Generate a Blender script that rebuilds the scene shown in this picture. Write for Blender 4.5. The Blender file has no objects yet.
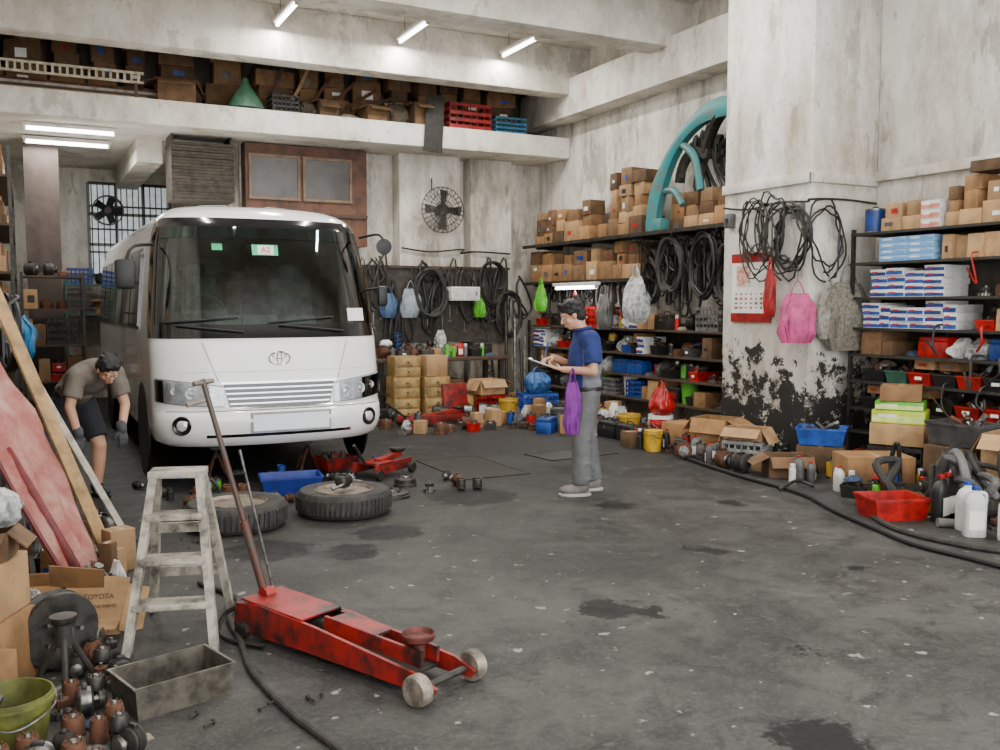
import bpy,bmesh,math,random
from mathutils import Vector as V, Matrix as M, noise
rnd=random.Random(11)
S=bpy.context.scene; C=S.collection
pi=math.pi
def U(a,b): return rnd.uniform(a,b)
# ------------------------------------------------------------ materials
MC={}
def nd(nt,t,**k):
    n=nt.nodes.new(t)
    for a,b in k.items(): setattr(n,a,b)
    return n
def mat(c,rough=.6,metal=0,var=.35,sc=9,bump=0,coat=0,c2=None,rv=0,emit=0,detail=5):
    key=(tuple(c),rough,metal,var,sc,bump,coat,c2,rv,emit)
    if key in MC: return MC[key]
    m=bpy.data.materials.new('surface'); m.use_nodes=True; nt=m.node_tree; L=nt.links.new
    b=nt.nodes['Principled BSDF']; b.inputs['Roughness'].default_value=rough; b.inputs['Metallic'].default_value=metal
    if coat: b.inputs['Coat Weight'].default_value=coat; b.inputs['Coat Roughness'].default_value=.08
    tc=nd(nt,'ShaderNodeTexCoord'); no=nd(nt,'ShaderNodeTexNoise'); no.inputs['Scale'].default_value=sc; no.inputs['Detail'].default_value=detail
    no.inputs['Roughness'].default_value=.65
    L(tc.outputs['Object'],no.inputs['Vector'])
    rp=nd(nt,'ShaderNodeMapRange'); rp.inputs[1].default_value=.42; rp.inputs[2].default_value=.64
    L(no.outputs[0],rp.inputs[0])
    mx=nd(nt,'ShaderNodeMix',data_type='RGBA'); c2=c2 or tuple(x*(1-var) for x in c)
    mx.inputs[6].default_value=(*c,1); mx.inputs[7].default_value=(*c2,1); L(rp.outputs[0],mx.inputs[0])
    out=mx.outputs[2]
    if rv:
        oi=nd(nt,'ShaderNodeObjectInfo'); mr=nd(nt,'ShaderNodeMapRange'); mr.inputs[3].default_value=1-rv*1.5; mr.inputs[4].default_value=1+rv*.4
        L(oi.outputs['Random'],mr.inputs[0]); hs=nd(nt,'ShaderNodeHueSaturation'); L(mr.outputs[0],hs.inputs['Value']); L(out,hs.inputs['Color']); out=hs.outputs[0]
    L(out,b.inputs['Base Color'])
    if bump:
        bp=nd(nt,'ShaderNodeBump'); bp.inputs['Strength'].default_value=bump; bp.inputs['Distance'].default_value=.02
        L(no.outputs[0],bp.inputs['Height']); L(bp.outputs[0],b.inputs['Normal'])
    if emit: b.inputs['Emission Color'].default_value=(*c,1); b.inputs['Emission Strength'].default_value=emit
    MC[key]=m; return m
def glassmat(tint,alpha,rough=.03):
    key=('g',tint,alpha)
    if key in MC: return MC[key]
    m=bpy.data.materials.new('glass'); m.use_nodes=True; nt=m.node_tree; nt.nodes.clear(); L=nt.links.new
    o=nd(nt,'ShaderNodeOutputMaterial'); t=nd(nt,'ShaderNodeBsdfTransparent'); g=nd(nt,'ShaderNodeBsdfGlossy'); mx=nd(nt,'ShaderNodeMixShader'); fr=nd(nt,'ShaderNodeFresnel'); ad=nd(nt,'ShaderNodeMath',operation='ADD',use_clamp=True)
    t.inputs[0].default_value=(*tint,1); g.inputs['Roughness'].default_value=rough; fr.inputs[0].default_value=1.5; ad.inputs[1].default_value=alpha
    L(fr.outputs[0],ad.inputs[0]); L(ad.outputs[0],mx.inputs[0]); L(t.outputs[0],mx.inputs[1]); L(g.outputs[0],mx.inputs[2]); L(mx.outputs[0],o.inputs[0]); MC[key]=m; return m
def plaster(name,base,dirt,amount,zlow=0,zhigh=1.5,tint=.4,blk=.3,streak=.35,seed=0,thr0=.82):
    m=bpy.data.materials.new(name); m.use_nodes=True; nt=m.node_tree; L=nt.links.new; b=nt.nodes['Principled BSDF']; b.inputs['Roughness'].default_value=.88
    ge=nd(nt,'ShaderNodeNewGeometry'); sp=nd(nt,'ShaderNodeSeparateXYZ'); L(ge.outputs['Position'],sp.inputs[0])
    mp=nd(nt,'ShaderNodeMapping'); mp.inputs['Scale'].default_value=(1,1,streak); mp.inputs['Location'].default_value=(seed,seed*2,0); L(ge.outputs['Position'],mp.inputs[0])
    def noi(s,d,r,v): n=nd(nt,'ShaderNodeTexNoise'); n.inputs['Scale'].default_value=s; n.inputs['Detail'].default_value=d; n.inputs['Roughness'].default_value=r; L(v,n.inputs['Vector']); return n.outputs[0]
    def mr(i,a,bb,c=0,d=1): n=nd(nt,'ShaderNodeMapRange'); n.inputs[1].default_value=a; n.inputs[2].default_value=bb; n.inputs[3].default_value=c; n.inputs[4].default_value=d; L(i,n.inputs[0]); return n.outputs[0]
    def ma(op,a,bb,cl=False):
        n=nd(nt,'ShaderNodeMath',operation=op,use_clamp=cl)
        for i,x in enumerate((a,bb)):
            if isinstance(x,(int,float)): n.inputs[i].default_value=x
            else: L(x,n.inputs[i])
        return n.outputs[0]
    def mix(f,a,bb):
        n=nd(nt,'ShaderNodeMix',data_type='RGBA'); L(f,n.inputs[0])
        for i,x in ((6,a),(7,bb)):
            if isinstance(x,tuple): n.inputs[i].default_value=(*x,1)
            else: L(x,n.inputs[i])
        return n.outputs[2]
    n1=noi(1.5,9,.72,mp.outputs[0]); n2=noi(11,8,.8,ge.outputs['Position']); n3=noi(4.5,11,.78,ge.outputs['Position']); n4=noi(2.6,7,.66,mp.outputs[0])
    zf=mr(sp.outputs[2],zhigh,zlow,0,1)
    d=ma('ADD',ma('MULTIPLY',mr(n1,.42,.66),amount),ma('MULTIPLY',zf,tint),True)
    c=mix(d,base,dirt)
    c=mix(mr(n4,.57,.6,0,.45*amount+.05),c,tuple(x*.6 for x in dirt))
    c=mix(mr(n2,.56,.7,0,.6*amount),c,(.1,.08,.055))
    thr=ma('SUBTRACT',thr0,ma('MULTIPLY',zf,blk)); n=nd(nt,'ShaderNodeMapRange'); L(n3,n.inputs[0]); L(thr,n.inputs[1]); L(ma('ADD',thr,.02),n.inputs[2])
    c=mix(n.outputs[0],c,(.018,.016,.013))
    L(c,b.inputs['Base Color']); bp=nd(nt,'ShaderNodeBump'); bp.inputs['Strength'].default_value=.5; bp.inputs['Distance'].default_value=.02; L(n3,bp.inputs['Height']); L(bp.outputs[0],b.inputs['Normal'])
    return m
def floormat():
    m=bpy.data.materials.new('oily_concrete'); m.use_nodes=True; nt=m.node_tree; L=nt.links.new; b=nt.nodes['Principled BSDF']; b.inputs['Specular IOR Level'].default_value=.25
    ge=nd(nt,'ShaderNodeNewGeometry'); sp=nd(nt,'ShaderNodeSeparateXYZ'); L(ge.outputs['Position'],sp.inputs[0])
    def noi(s,d,r,w=0):
        n=nd(nt,'ShaderNodeTexNoise'); n.inputs['Scale'].default_value=s; n.inputs['Detail'].default_value=d; n.inputs['Roughness'].default_value=r; n.inputs['Distortion'].default_value=w; L(ge.outputs['Position'],n.inputs['Vector']); return n.outputs[0]
    def mr(i,a,bb,c=0,d=1):
        n=nd(nt,'ShaderNodeMapRange'); n.inputs[1].default_value=a; n.inputs[2].default_value=bb; n.inputs[3].default_value=c; n.inputs[4].default_value=d; L(i,n.inputs[0]); return n.outputs[0]
    def mix(f,a,bb):
        n=nd(nt,'ShaderNodeMix',data_type='RGBA'); L(f,n.inputs[0])
        for i,x in ((6,a),(7,bb)):
            if isinstance(x,tuple): n.inputs[i].default_value=(*x,1)
            else: L(x,n.inputs[i])
        return n.outputs[2]
    big=noi(.7,9,.7,.4); fine=noi(38,6,.85); mid=noi(3.4,11,.78,.5)
    c=mix(mr(big,.38,.6),(.03,.028,.0255),(.078,.074,.067))
    c=mix(mr(mid,.47,.6,0,.75),c,(.017,.0155,.014))
    c=mix(mr(fine,.5,.66,0,.5),c,(.13,.126,.115))
    c=mix(mr(noi(60,4,.7),.62,.7,0,.5),c,(.01,.01,.009))
    c=mix(mr(noi(10,3,.5),.675,.71,0,.8),c,(.3,.29,.27))
    c=mix(mr(noi(1.7,11,.85,1.2),.58,.66,0,.5),c,(.17,.165,.15))
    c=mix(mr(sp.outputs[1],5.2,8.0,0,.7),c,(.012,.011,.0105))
    nn=noi(7,9,.75); tot=None
    for (x,y,r) in [(2.78,4.15,.17),(2.95,4.02,.1),(2.66,2.5,.18),(5.2,5.95,.12),(4.05,4.85,.1),(3.95,4.95,.06),(4.3,6.3,.16),(3.4,7.2,.4),(1.9,5.9,.2),(2.3,6.3,.25),(4.9,7.9,.3),(1.4,6.2,.3),(3.3,3.2,.06),(4.6,4.1,.05)]:
        vd=nd(nt,'ShaderNodeVectorMath',operation='DISTANCE'); L(ge.outputs['Position'],vd.inputs[0]); vd.inputs[1].default_value=(x,y,0)
        a=nd(nt,'ShaderNodeMath',operation='MULTIPLY_ADD'); L(nn,a.inputs[0]); a.inputs[1].default_value=-.6; a.inputs[2].default_value=.3
        s=nd(nt,'ShaderNodeMath',operation='ADD'); L(vd.outputs[1],s.inputs[0]); L(a.outputs[0],s.inputs[1])
        k=mr(s.outputs[0],r*1.05,r*.85,0,.92)
        if tot is None: tot=k
        else:
            q=nd(nt,'ShaderNodeMath',operation='MAXIMUM'); L(tot,q.inputs[0]); L(k,q.inputs[1]); tot=q.outputs[0]
    c=mix(tot,c,(.006,.0055,.005))
    L(c,b.inputs['Base Color']); L(mr(mid,.35,.7,.75,.42),b.inputs['Roughness'])
    bp=nd(nt,'ShaderNodeBump'); bp.inputs['Strength'].default_value=.5; bp.inputs['Distance'].default_value=.012; L(fine,bp.inputs['Height']); L(bp.outputs[0],b.inputs['Normal'])
    return m
# ------------------------------------------------------------ mesh builder
def frame(d):
    d=V(d).normalized(); a=V((0,0,1)) if abs(d.z)<.95 else V((1,0,0))
    x=a.cross(d).normalized(); return x,d.cross(x)
class MB:
    def __init__(s): s.bm=bmesh.new(); s.mi=0
    def rings(s,R,cap=True,loop=False):
        vs=[[s.bm.verts.new(p) for p in r] for r in R]; n=len(R[0]); k=len(R)
        for i in range(k if loop else k-1):
            a=vs[i]; b=vs[(i+1)%k]
            for j in range(n):
                f=s.bm.faces.new((a[j],a[(j+1)%n],b[(j+1)%n],b[j])); f.material_index=s.mi; f.smooth=True
        if cap and not loop:
            for q in (vs[0][::-1],vs[-1]):
                f=s.bm.faces.new(q); f.material_index=s.mi
        return s
    def box(s,c,d,rot=(0,0,0),bev=0,tx=1,ty=None):
        ty=tx if ty is None else ty
        R=M.Rotation(rot[2],3,'Z')@M.Rotation(rot[1],3,'Y')@M.Rotation(rot[0],3,'X')
        vs=[]
        for z in (-.5,.5):
            for x,y in ((-.5,-.5),(.5,-.5),(.5,.5),(-.5,.5)):
                k=(tx,ty) if z>0 else (1,1)
                vs.append(s.bm.verts.new(V(c)+R@V((x*d[0]*k[0],y*d[1]*k[1],z*d[2]))))
        fs=[]
        for q in ((3,2,1,0),(4,5,6,7),(0,1,5,4),(1,2,6,5),(2,3,7,6),(3,0,4,7)):
            f=s.bm.faces.new([vs[i] for i in q]); f.material_index=s.mi; fs.append(f)
        if bev:
            es=list({e for f in fs for e in f.edges}); bmesh.ops.bevel(s.bm,geom=es,offset=min(bev,min(d)*.45),segments=2,profile=.5,affect='EDGES',material=s.mi)
        return s
    def cyl(s,p,q,r,r2=None,n=14,cap=True):
        p=V(p);q=V(q); r2=r if r2 is None else r2; x,y=frame(q-p)
        cs=[(math.cos(2*pi*i/n),math.sin(2*pi*i/n)) for i in range(n)]
        return s.rings([[p+(x*a+y*b)*r for a,b in cs],[q+(x*a+y*b)*r2 for a,b in cs]],cap)
    def tube(s,P,r,n=8,loop=False,flat=1):
        P=[V(p) for p in P]; k=len(P); R=[]; x=None
        for i,p in enumerate(P):
            if loop: d=P[(i+1)%k]-P[i-1]
            else: d=P[min(i+1,k-1)]-P[max(i-1,0)]
            d.normalize()
            if x is None: x,_=frame(d)
            else:
                x=(x-d*x.dot(d)); x=x.normalized() if x.length>1e-5 else frame(d)[0]
            y=d.cross(x); R.append([p+(x*math.cos(2*pi*j/n)*flat+y*math.sin(2*pi*j/n))*r for j in range(n)])
        return s.rings(R,not loop,loop)
    def lathe(s,prof,c=(0,0,0),axis=(0,0,1),n=20,cap=True,sx=1,sy=1,fn=None):
        x,y=frame(axis); a=V(axis).normalized(); c=V(c); R=[]
        if abs(a.z)>.99: x,y=V((1,0,0)),V((0,1,0))*(1 if a.z>0 else -1)
        for r,z in prof:
            R.append([c+a*z+(x*math.cos(2*pi*i/n)*sx+y*math.sin(2*pi*i/n)*sy)*max(r,1e-4)*(fn(i/n,z) if fn else 1) for i in range(n)])
        return s.rings(R,cap)
    def ell(s,c,r,rot=None,n=16):
        c=V(c); R=[]
        for k in range(n//2+1):
            t=-pi/2+pi*k/(n//2); t=max(min(t,pi/2-.02),-pi/2+.02)
            q=[V((r[0]*math.cos(t)*math.cos(2*pi*i/n),r[1]*math.cos(t)*math.sin(2*pi*i/n),r[2]*math.sin(t))) for i in range(n)]
            R.append([c+(rot@p if rot else p) for p in q])
        return s.rings(R)
    def cap(s,p,q,r,r2=None,ends=True):
        r2=r if r2 is None else r2; s.cyl(p,q,r,r2,14)
        if ends: s.ell(p,(r,)*3,n=14); s.ell(q,(r2,)*3,n=14)
        return s
    def poly(s,vs,fs):
        v=[s.bm.verts.new(p) for p in vs]
        for f in fs:
            g=s.bm.faces.new([v[i] for i in f]); g.material_index=s.mi
        return s
    def extr(s,pts,a,b):
        return s.rings([[V((x,a,z)) for x,z in pts],[V((x,b,z)) for x,z in pts]])
    def mv(s,mtx): bmesh.ops.transform(s.bm,matrix=mtx,verts=s.bm.verts[:]); return s
    def ob(s,name,ms,parent=None,loc=(0,0,0),rot=(0,0,0),smooth=None):
        bmesh.ops.recalc_face_normals(s.bm,faces=s.bm.faces[:])
        me=bpy.data.meshes.new(name)
        if smooth is not None:
            for f in s.bm.faces: f.smooth=smooth
        s.bm.to_mesh(me); s.bm.free()
        if not isinstance(ms,(list,tuple)): ms=[ms]
        for m in ms: me.materials.append(m)
        try: me.set_sharp_from_angle(angle=math.radians(38))
        except Exception: pass
        o=bpy.data.objects.new(name,me); C.objects.link(o); o.location=loc; o.rotation_euler=rot
        if parent: o.parent=parent
        return o
def E(name,loc,rot=(0,0,0)):
    o=bpy.data.objects.new(name,None); o.empty_display_size=.1; C.objects.link(o); o.location=loc; o.rotation_euler=rot; return o
def T(o,label,cat,group=None,kind=None):
    o['label']=' '.join(label.split()[:12]); o['category']=cat
    if group: o['group']=group
    if kind: o['kind']=kind
    return o
def ST(o): o['kind']='structure'; return o
def txt(s,size,m,parent,loc,rot=(pi/2,0,0),name='printed_text',ex=.0008):
    cu=bpy.data.curves.new('t','FONT'); cu.body=s; cu.size=size; cu.align_x='CENTER'; cu.align_y='CENTER'; cu.extrude=ex
    o=bpy.data.objects.new('t',cu); C.objects.link(o); dg=bpy.context.evaluated_depsgraph_get(); me=bpy.data.meshes.new_from_object(o.evaluated_get(dg))
    bpy.data.objects.remove(o); me.materials.clear(); me.materials.append(m)
    n=bpy.data.objects.new(name,me); C.objects.link(n); n.parent=parent; n.location=loc; n.rotation_euler=rot; return n
def blob(name,mb,ms,vox=.01,sm=5,parent=None,assign=None):
    o=mb.ob(name,ms,parent)
    r=o.modifiers.new('r','REMESH'); r.mode='VOXEL'; r.voxel_size=vox; r.use_smooth_shade=True
    k=o.modifiers.new('s','SMOOTH'); k.iterations=sm; k.factor=.5
    dg=bpy.context.evaluated_depsgraph_get(); dg.update(); me=bpy.data.meshes.new_from_object(o.evaluated_get(dg)); o.modifiers.clear(); o.data=me
    if not me.materials:
        for m in (ms if isinstance(ms,(list,tuple)) else [ms]): me.materials.append(m)
    for p in me.polygons:
        p.use_smooth=True
        p.material_index=assign(p.center) if assign else 0
    return o
def cr(P,n=6,loop=False):
    P=[V(p) for p in P]; k=len(P); o=[]
    for i in range(k if loop else k-1):
        a=P[(i-1)%k] if loop else P[max(i-1,0)]; b=P[i]; c=P[(i+1)%k]; d=P[(i+2)%k] if loop else P[min(i+2,k-1)]
        for j in range(n):
            t=j/n; o.append(.5*((2*b)+(c-a)*t+(2*a-5*b+4*c-d)*t*t+(3*b-a-3*c+d)*t**3))
    if not loop: o.append(P[-1])
    return o
# palette
card=[mat((.36,.185,.07),.8,var=.4,sc=5,rv=.3),mat((.45,.265,.12),.8,var=.35,sc=5,rv=.28),mat((.19,.1,.042),.85,var=.45,sc=5,rv=.35)]
white=mat((.74,.72,.68),.6,var=.3,rv=.15); paper=mat((.75,.73,.67),.7,var=.15); tape=mat((.4,.25,.1),.35,var=.2)
blue=mat((.012,.07,.35),.45,var=.5,rv=.35); red=mat((.5,.008,.006),.4,var=.6,rv=.3); green=mat((.1,.42,.02),.45,var=.35); teal=mat((.015,.2,.21),.5,var=.4,c2=(.1,.13,.11),sc=5)
black=mat((.012,.011,.011),.5,var=.3,rv=.3); rubber=mat((.016,.015,.014),.75,var=.4,c2=(.04,.034,.027),sc=14); steel=mat((.26,.25,.23),.38,.9,var=.7,sc=20)
dsteel=mat((.055,.049,.042),.5,.6,var=.6,sc=16); grime=mat((.03,.025,.019),.7,.1,var=.5,sc=14,bump=.2); rust=mat((.12,.045,.02),.75,.2,var=.7,sc=12,bump=.2)
wood=mat((.4,.24,.1),.7,var=.5,sc=7); dwood=mat((.065,.037,.02),.7,var=.5,sc=6); yellow=mat((.55,.32,.015),.5,var=.5,rv=.3); grey=mat((.14,.135,.13),.6,var=.5,rv=.45); chrome=mat((.8,.8,.8),.15,1,var=.15)
aged=mat((.42,.37,.3),.6,.1,var=.5,sc=10); jackred=mat((.3,.012,.008),.45,.1,var=.8,sc=7,bump=.15,c2=(.022,.012,.01)); pink=mat((.5,.06,.19),.65,var=.45)
poly=mat((.48,.49,.47),.25,var=.65,sc=14); olive=mat((.12,.125,.02),.6,var=.6)
CM=[(red,'red'),(blue,'blue'),(green,'green'),(yellow,'yellow'),(black,'black'),(grey,'grey'),(white,'white')]
# ------------------------------------------------------------ room
def slab(name,x0,x1,y0,y1,z0,z1,m,bev=0):
    return ST(MB().box(((x0+x1)/2,(y0+y1)/2,(z0+z1)/2),(x1-x0,y1-y0,z1-z0),bev=bev).ob(name,m))
WB=(.7,.67,.6)
pl=plaster('plaster',WB,(.2,.16,.11),.85,0,3.0,.65,.28)
plr=plaster('recess_plaster',(.7,.68,.63),(.27,.225,.16),.85,0,3.4,.4,.2,seed=4)
plw=plaster('beam_plaster',(.72,.69,.62),(.3,.25,.18),.65,-9,-8,0,0,.6)
plp=plaster('pillar_plaster',(.7,.675,.62),(.32,.26,.18),.9,.2,2.4,.3,.38,.4,7,thr0=.755)
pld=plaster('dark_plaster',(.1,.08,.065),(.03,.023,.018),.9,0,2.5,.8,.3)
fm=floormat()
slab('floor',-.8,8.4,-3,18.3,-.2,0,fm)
slab('ceiling',-.8,8.4,.2,18.3,5.62,5.8,plw)
slab('wall_left',-.8,-.6,1.5,18.3,0,5.62,pl)
slab('wall_right',8.0,8.25,8.44,14.4,0,5.62,pl)
slab('wall_recess',8.12,8.3,1.2,7.1,0,5.62,plr)
slab('wall_pillar',7.19,8.25,7.11,8.44,0,5.62,plp,.02)
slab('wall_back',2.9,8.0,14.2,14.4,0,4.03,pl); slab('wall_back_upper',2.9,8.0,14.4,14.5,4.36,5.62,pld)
slab('wall_rear',-.6,2.9,18,18.2,0,5.62,pl)
slab('wall_partition',2.9,3.05,14.4,18,0,4.03,pl)
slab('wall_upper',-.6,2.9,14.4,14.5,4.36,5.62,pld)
slab('trim_1',5.3,6.35,13.88,14.2,0,4.03,pl,.01); slab('trim_2',6.55,7.3,13.9,14.2,0,4.03,pl,.01)
slab('trim_3',-.6,8.0,12.6,12.95,4.9,5.62,plw,.015); slab('trim_4',-.6,8.0,10.1,10.55,5.03,5.62,plw,.015)
slab('trim_5',7.62,8.0,8.44,14.2,4.58,5.15,plw,.015); slab('trim_6',-.6,8.0,13.2,14.4,4.03,4.36,plw,.015)
slab('trim_7',-.6,2.9,14.4,18,4.03,4.2,plw); slab('trim_8',1.5,1.85,14.4,18,3.7,4.03,plw)
slab('trim_9',.05,.5,15,15.5,0,4.03,mat((.045,.028,.02),.7,var=.5,sc=4)); slab('trim_10',6.8,8.12,6.7,7.1,5.0,5.62,plw,.01)
slab('trim_11',7.15,7.19,7.08,8.44,2.9,3.0,plp,.006); slab('trim_12',7.15,8.1,7.07,7.11,2.9,3.0,plp,.006)
slab('trim_13',8.06,8.12,1.2,7.1,2.95,3.05,plp,.006); slab('trim_14',-.6,8.1,3.2,3.6,5.1,5.62,plw,.015)  # trim_14: unseen beam added to show in windshield reflections
def pit(loc,w,l,rz):
    e=E('pit_cover',loc,(0,0,rz)); MB().box((0,0,.003),(w,l,.006)).ob('cover_plate',mat((.022,.02,.017),.5,.3,var=.6,sc=4,c2=(.01,.009,.008)),e)
    for x,y,a,b in ((-w/2,0,.025,l),(w/2,0,.025,l),(0,-l/2,w,.025),(0,l/2,w,.025)): MB().box((x,y,.005),(a,b,.01)).ob('cover_edge',mat((.06,.053,.045),.5,.5,var=.6),e)
    T(e,'flat steel pit cover set into the concrete floor','cover')
pit((4.0,8.5,0),.7,1.2,0); pit((5.35,8.75,0),.9,.5,.1)
def window(x0,x1,y,z0,z1):
    e=ST(E('window_1',((x0+x1)/2,y,z0))); w=x1-x0; h=z1-z0; f=MB()
    for i in range(4): f.box((-w/2+w*i/3,0,h/2),(.05,.06,h))
    for i in range(4): f.box((0,0,h*i/3),(w,.06,.05))
    f.ob('window_frame',mat((.12,.12,.11),.5,.3),e); b=MB()
    for i in range(14): b.cyl((-w/2+w*(i+.5)/14,-.06,0),(-w/2+w*(i+.5)/14,-.06,h),.01,n=6)
    for i in range(5): b.box((0,-.06,h*i/4),(w,.012,.03))
    b.ob('window_grille',dsteel,e)
    MB().box((0,.02,h/2),(w,.01,h)).ob('window_pane',mat((.6,.66,.68),.3,emit=.6,var=.7,sc=3),e)
    return e
window(1.05,2.4,17.93,2.18,3.78)
# ------------------------------------------------------------ lamps
tube_m=mat((1,.98,.95),.4,emit=14,var=.02)
def lamp(loc,L,rz,label,power=60,drop=0):
    e=E('fluorescent_lamp',loc,(0,0,rz)); MB().box((0,0,.03),(.11,L,.05),bev=.01).ob('lamp_housing',white,e)
    MB().cyl((0,-L/2+.04,-.02),(0,L/2-.04,-.02),.024).ob('lamp_tube',tube_m,e)
    for s in (-1,1):
        MB().box((0,s*(L/2-.03),-.01),(.05,.03,.06)).ob('lamp_socket',white,e)
        if drop: MB().cyl((0,s*L*.3,.05),(0,s*L*.3,drop),.006,n=6).ob('hanging_rod',steel,e)
    T(e,label,'lamp'); ld=bpy.data.lights.new('light','AREA'); ld.shape='RECTANGLE'; ld.size=.12; ld.size_y=L; ld.energy=power; ld.color=(1,.98,.94)
    lo=bpy.data.objects.new('tube_light',ld); C.objects.link(lo); lo.parent=e; lo.location=(0,0,-.06)
for x,y in ((3.08,12.0),(4.8,12.0),(6.42,12.0)): lamp((x,y,5.34),1.05,0,'white fluorescent tube lamp hanging below the ceiling',80,.28)
for x,y in ((1.0,8.2),(3.8,8.2),(6.2,8.2),(2,5.4),(5.6,5.4)): lamp((x,y,5.5),1.2,0,'added out-of-view fluorescent lamp brightening the workshop interior',85,.12)  # unseen lamps added overhead to brighten the interior
lamp((.62,13.75,3.97),1.15,pi/2,'fluorescent tube lamp under the loft slab',55); lamp((.62,14.8,3.96),1.15,pi/2,'fluorescent tube lamp under the loft slab',55)
lamp((7.36,11.95,1.93),1.2,0,'short fluorescent lamp under the wall shelf',12)
# ------------------------------------------------------------ generic items (front = -Y)
TN={0:'brown',1:'light brown',2:'dark brown'}
def carton(w,d,h,loc,rz=0,where='on a shelf',tone=None,opened=False,lab=None,group=None,text=None,z_tape=True):
    tone=rnd.randrange(3) if tone is None else tone; m=card[tone] if isinstance(tone,int) else tone
    e=E('cardboard_box',loc,(0,0,rz)); t=.006
    if not opened:
        MB().box((0,0,h/2),(w,d,h),bev=.004,tx=U(.95,1.0)).ob('box_body',m,e)
        if z_tape: MB().box((0,0,h+.0007),(min(.05,w*.3),d*.95,.0015)).ob('packing_tape',tape,e)
    else:
        b=MB(); b.box((0,0,t/2),(w,d,t)); b.box((-w/2,0,h/2),(t,d,h)); b.box((w/2,0,h/2),(t,d,h)); b.box((0,-d/2,h/2),(w,t,h)); b.box((0,d/2,h/2),(w,t,h)); b.ob('box_body',m,e)
        for sx_,sy in ((-1,0),(1,0),(0,-1),(0,1)):
            a=U(.2,1.3); L=(w if sx_ else d)*.42; f=MB()
            if sx_: f.box((sx_*L/2,0,0),(L,d*.97,t)).mv(M.Rotation(sx_*a,4,'Y'))
            else: f.box((0,sy*L/2,0),(w*.97,L,t)).mv(M.Rotation(-sy*a,4,'X'))
            f.ob('box_flap',m,e,loc=(sx_*(w/2+.003),sy*(d/2+.003),h))
    if lab is None: lab=rnd.random()<.4
    if lab and not text:
        a=U(.2,.5); MB().box((U(-.15,.15)*w,-d/2-.001,h*U(.4,.55)),(w*a,.002,h*U(.15,.4))).ob('printed_label',rnd.choice([paper,paper,blue,red,black,grey]),e)
    if text:
        for i,(s,sz) in enumerate(text): txt(s,sz,mat((.09,.04,.03),.8),e,(0,-d/2-.002,h*.62-i*sz*1.25))
    return T(e,('open ' if opened else '')+(TN.get(tone,'printed') if isinstance(tone,int) else 'printed')+' cardboard box '+where,'box',group)
def pbox(w,d,h,loc,rz=0,where='on the parts shelf',group=None,c1=None,c2=None,cn='blue and white'):
    e=E('product_box',loc,(0,0,rz)); MB().box((0,0,h/2),(w,d,h),bev=.002).ob('box_body',c1 or white,e)
    MB().box((0,-d/2-.0008,h*.35),(w*.98,.0014,h*.5)).ob('printed_band',c2 or blue,e)
    MB().box((-w*.2,-d/2-.002,h*.6),(w*.35,.0014,h*.22)).ob('printed_label',paper if c1 else red,e)
    return T(e,cn+' spare parts box '+where,'box',group)
def bin_(w,d,h,loc,rz=0,m=None,cn='red',where='on the parts shelf',group=None,fill=True):
    e=E('storage_bin',loc,(0,0,rz)); t=.008; b=MB(); k=.88
    o=[(-w/2,-d/2),(w/2,-d/2),(w/2,d/2),(-w/2,d/2)]
    def rg(s,z,i=0): return [V((x*s-math.copysign(i,x),y*s-math.copysign(i,y),z)) for x,y in o]
    b.rings([rg(k,0),rg(1,h*.88),rg(1.04,h*.88),rg(1.04,h),rg(1,h,t),rg(k,t,t)]); b.ob('bin_body',m or red,e,smooth=False)
    if rnd.random()<.25: MB().box((0,-d/2*1.0-.002,h*.55),(w*.3,.004,h*.25)).ob('label_holder',paper,e)
    if fill:
        q=MB()
        for i in range(11): 
            q.mi=rnd.randrange(3); q.cyl((U(-.35,.35)*w,U(-.35,.35)*d,h*.55),(U(-.35,.35)*w,U(-.35,.35)*d,h*U(.85,1.4)),U(.01,.028),n=6)
        q.mi=0; q.box((0,0,h*.35),(w*.78,d*.78,h*.5)); o2=q.ob('loose_fasteners',[dsteel,rust,steel],e); o2['kind']='stuff'
    return T(e,cn+' plastic storage bin '+where,'bin',group)
def tin(r,h,loc,m=None,cn='red',where='on the parts shelf',group=None):
    e=E('oil_tin',loc,(0,0,U(0,6))); MB().lathe([(r,0),(r*1.02,.006),(r,.012),(r,h-.012),(r*1.02,h-.006),(r,h),(r*.9,h-.004),(r*.9,h-.008)],n=20).ob('tin_body',steel,e)
    MB().lathe([(r*1.01,.02),(r*1.01,h-.02)],cap=False,n=20).ob('printed_band',m or red,e)
    MB().lathe([(r*.3,h-.008),(r*.3,h+.02),(r*.05,h+.022)],n=12).ob('tin_cap',black,e)
    return T(e,cn+' round oil tin '+where,'tin',group)
def spray(loc,m,cn,where,h=.19):
    e=E('spray_can',loc); r=.032; MB().lathe([(r,0),(r,h*.72),(r*.6,h*.8),(r*.6,h*.82)],n=16).ob('can_body',m,e); MB().lathe([(r*.8,h*.78),(r*.8,h*.98),(r*.5,h)],n=14).ob('can_cap',rnd.choice([red,white,black]),e)
    return T(e,cn+' aerosol spray can '+where,'spray can')
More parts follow.
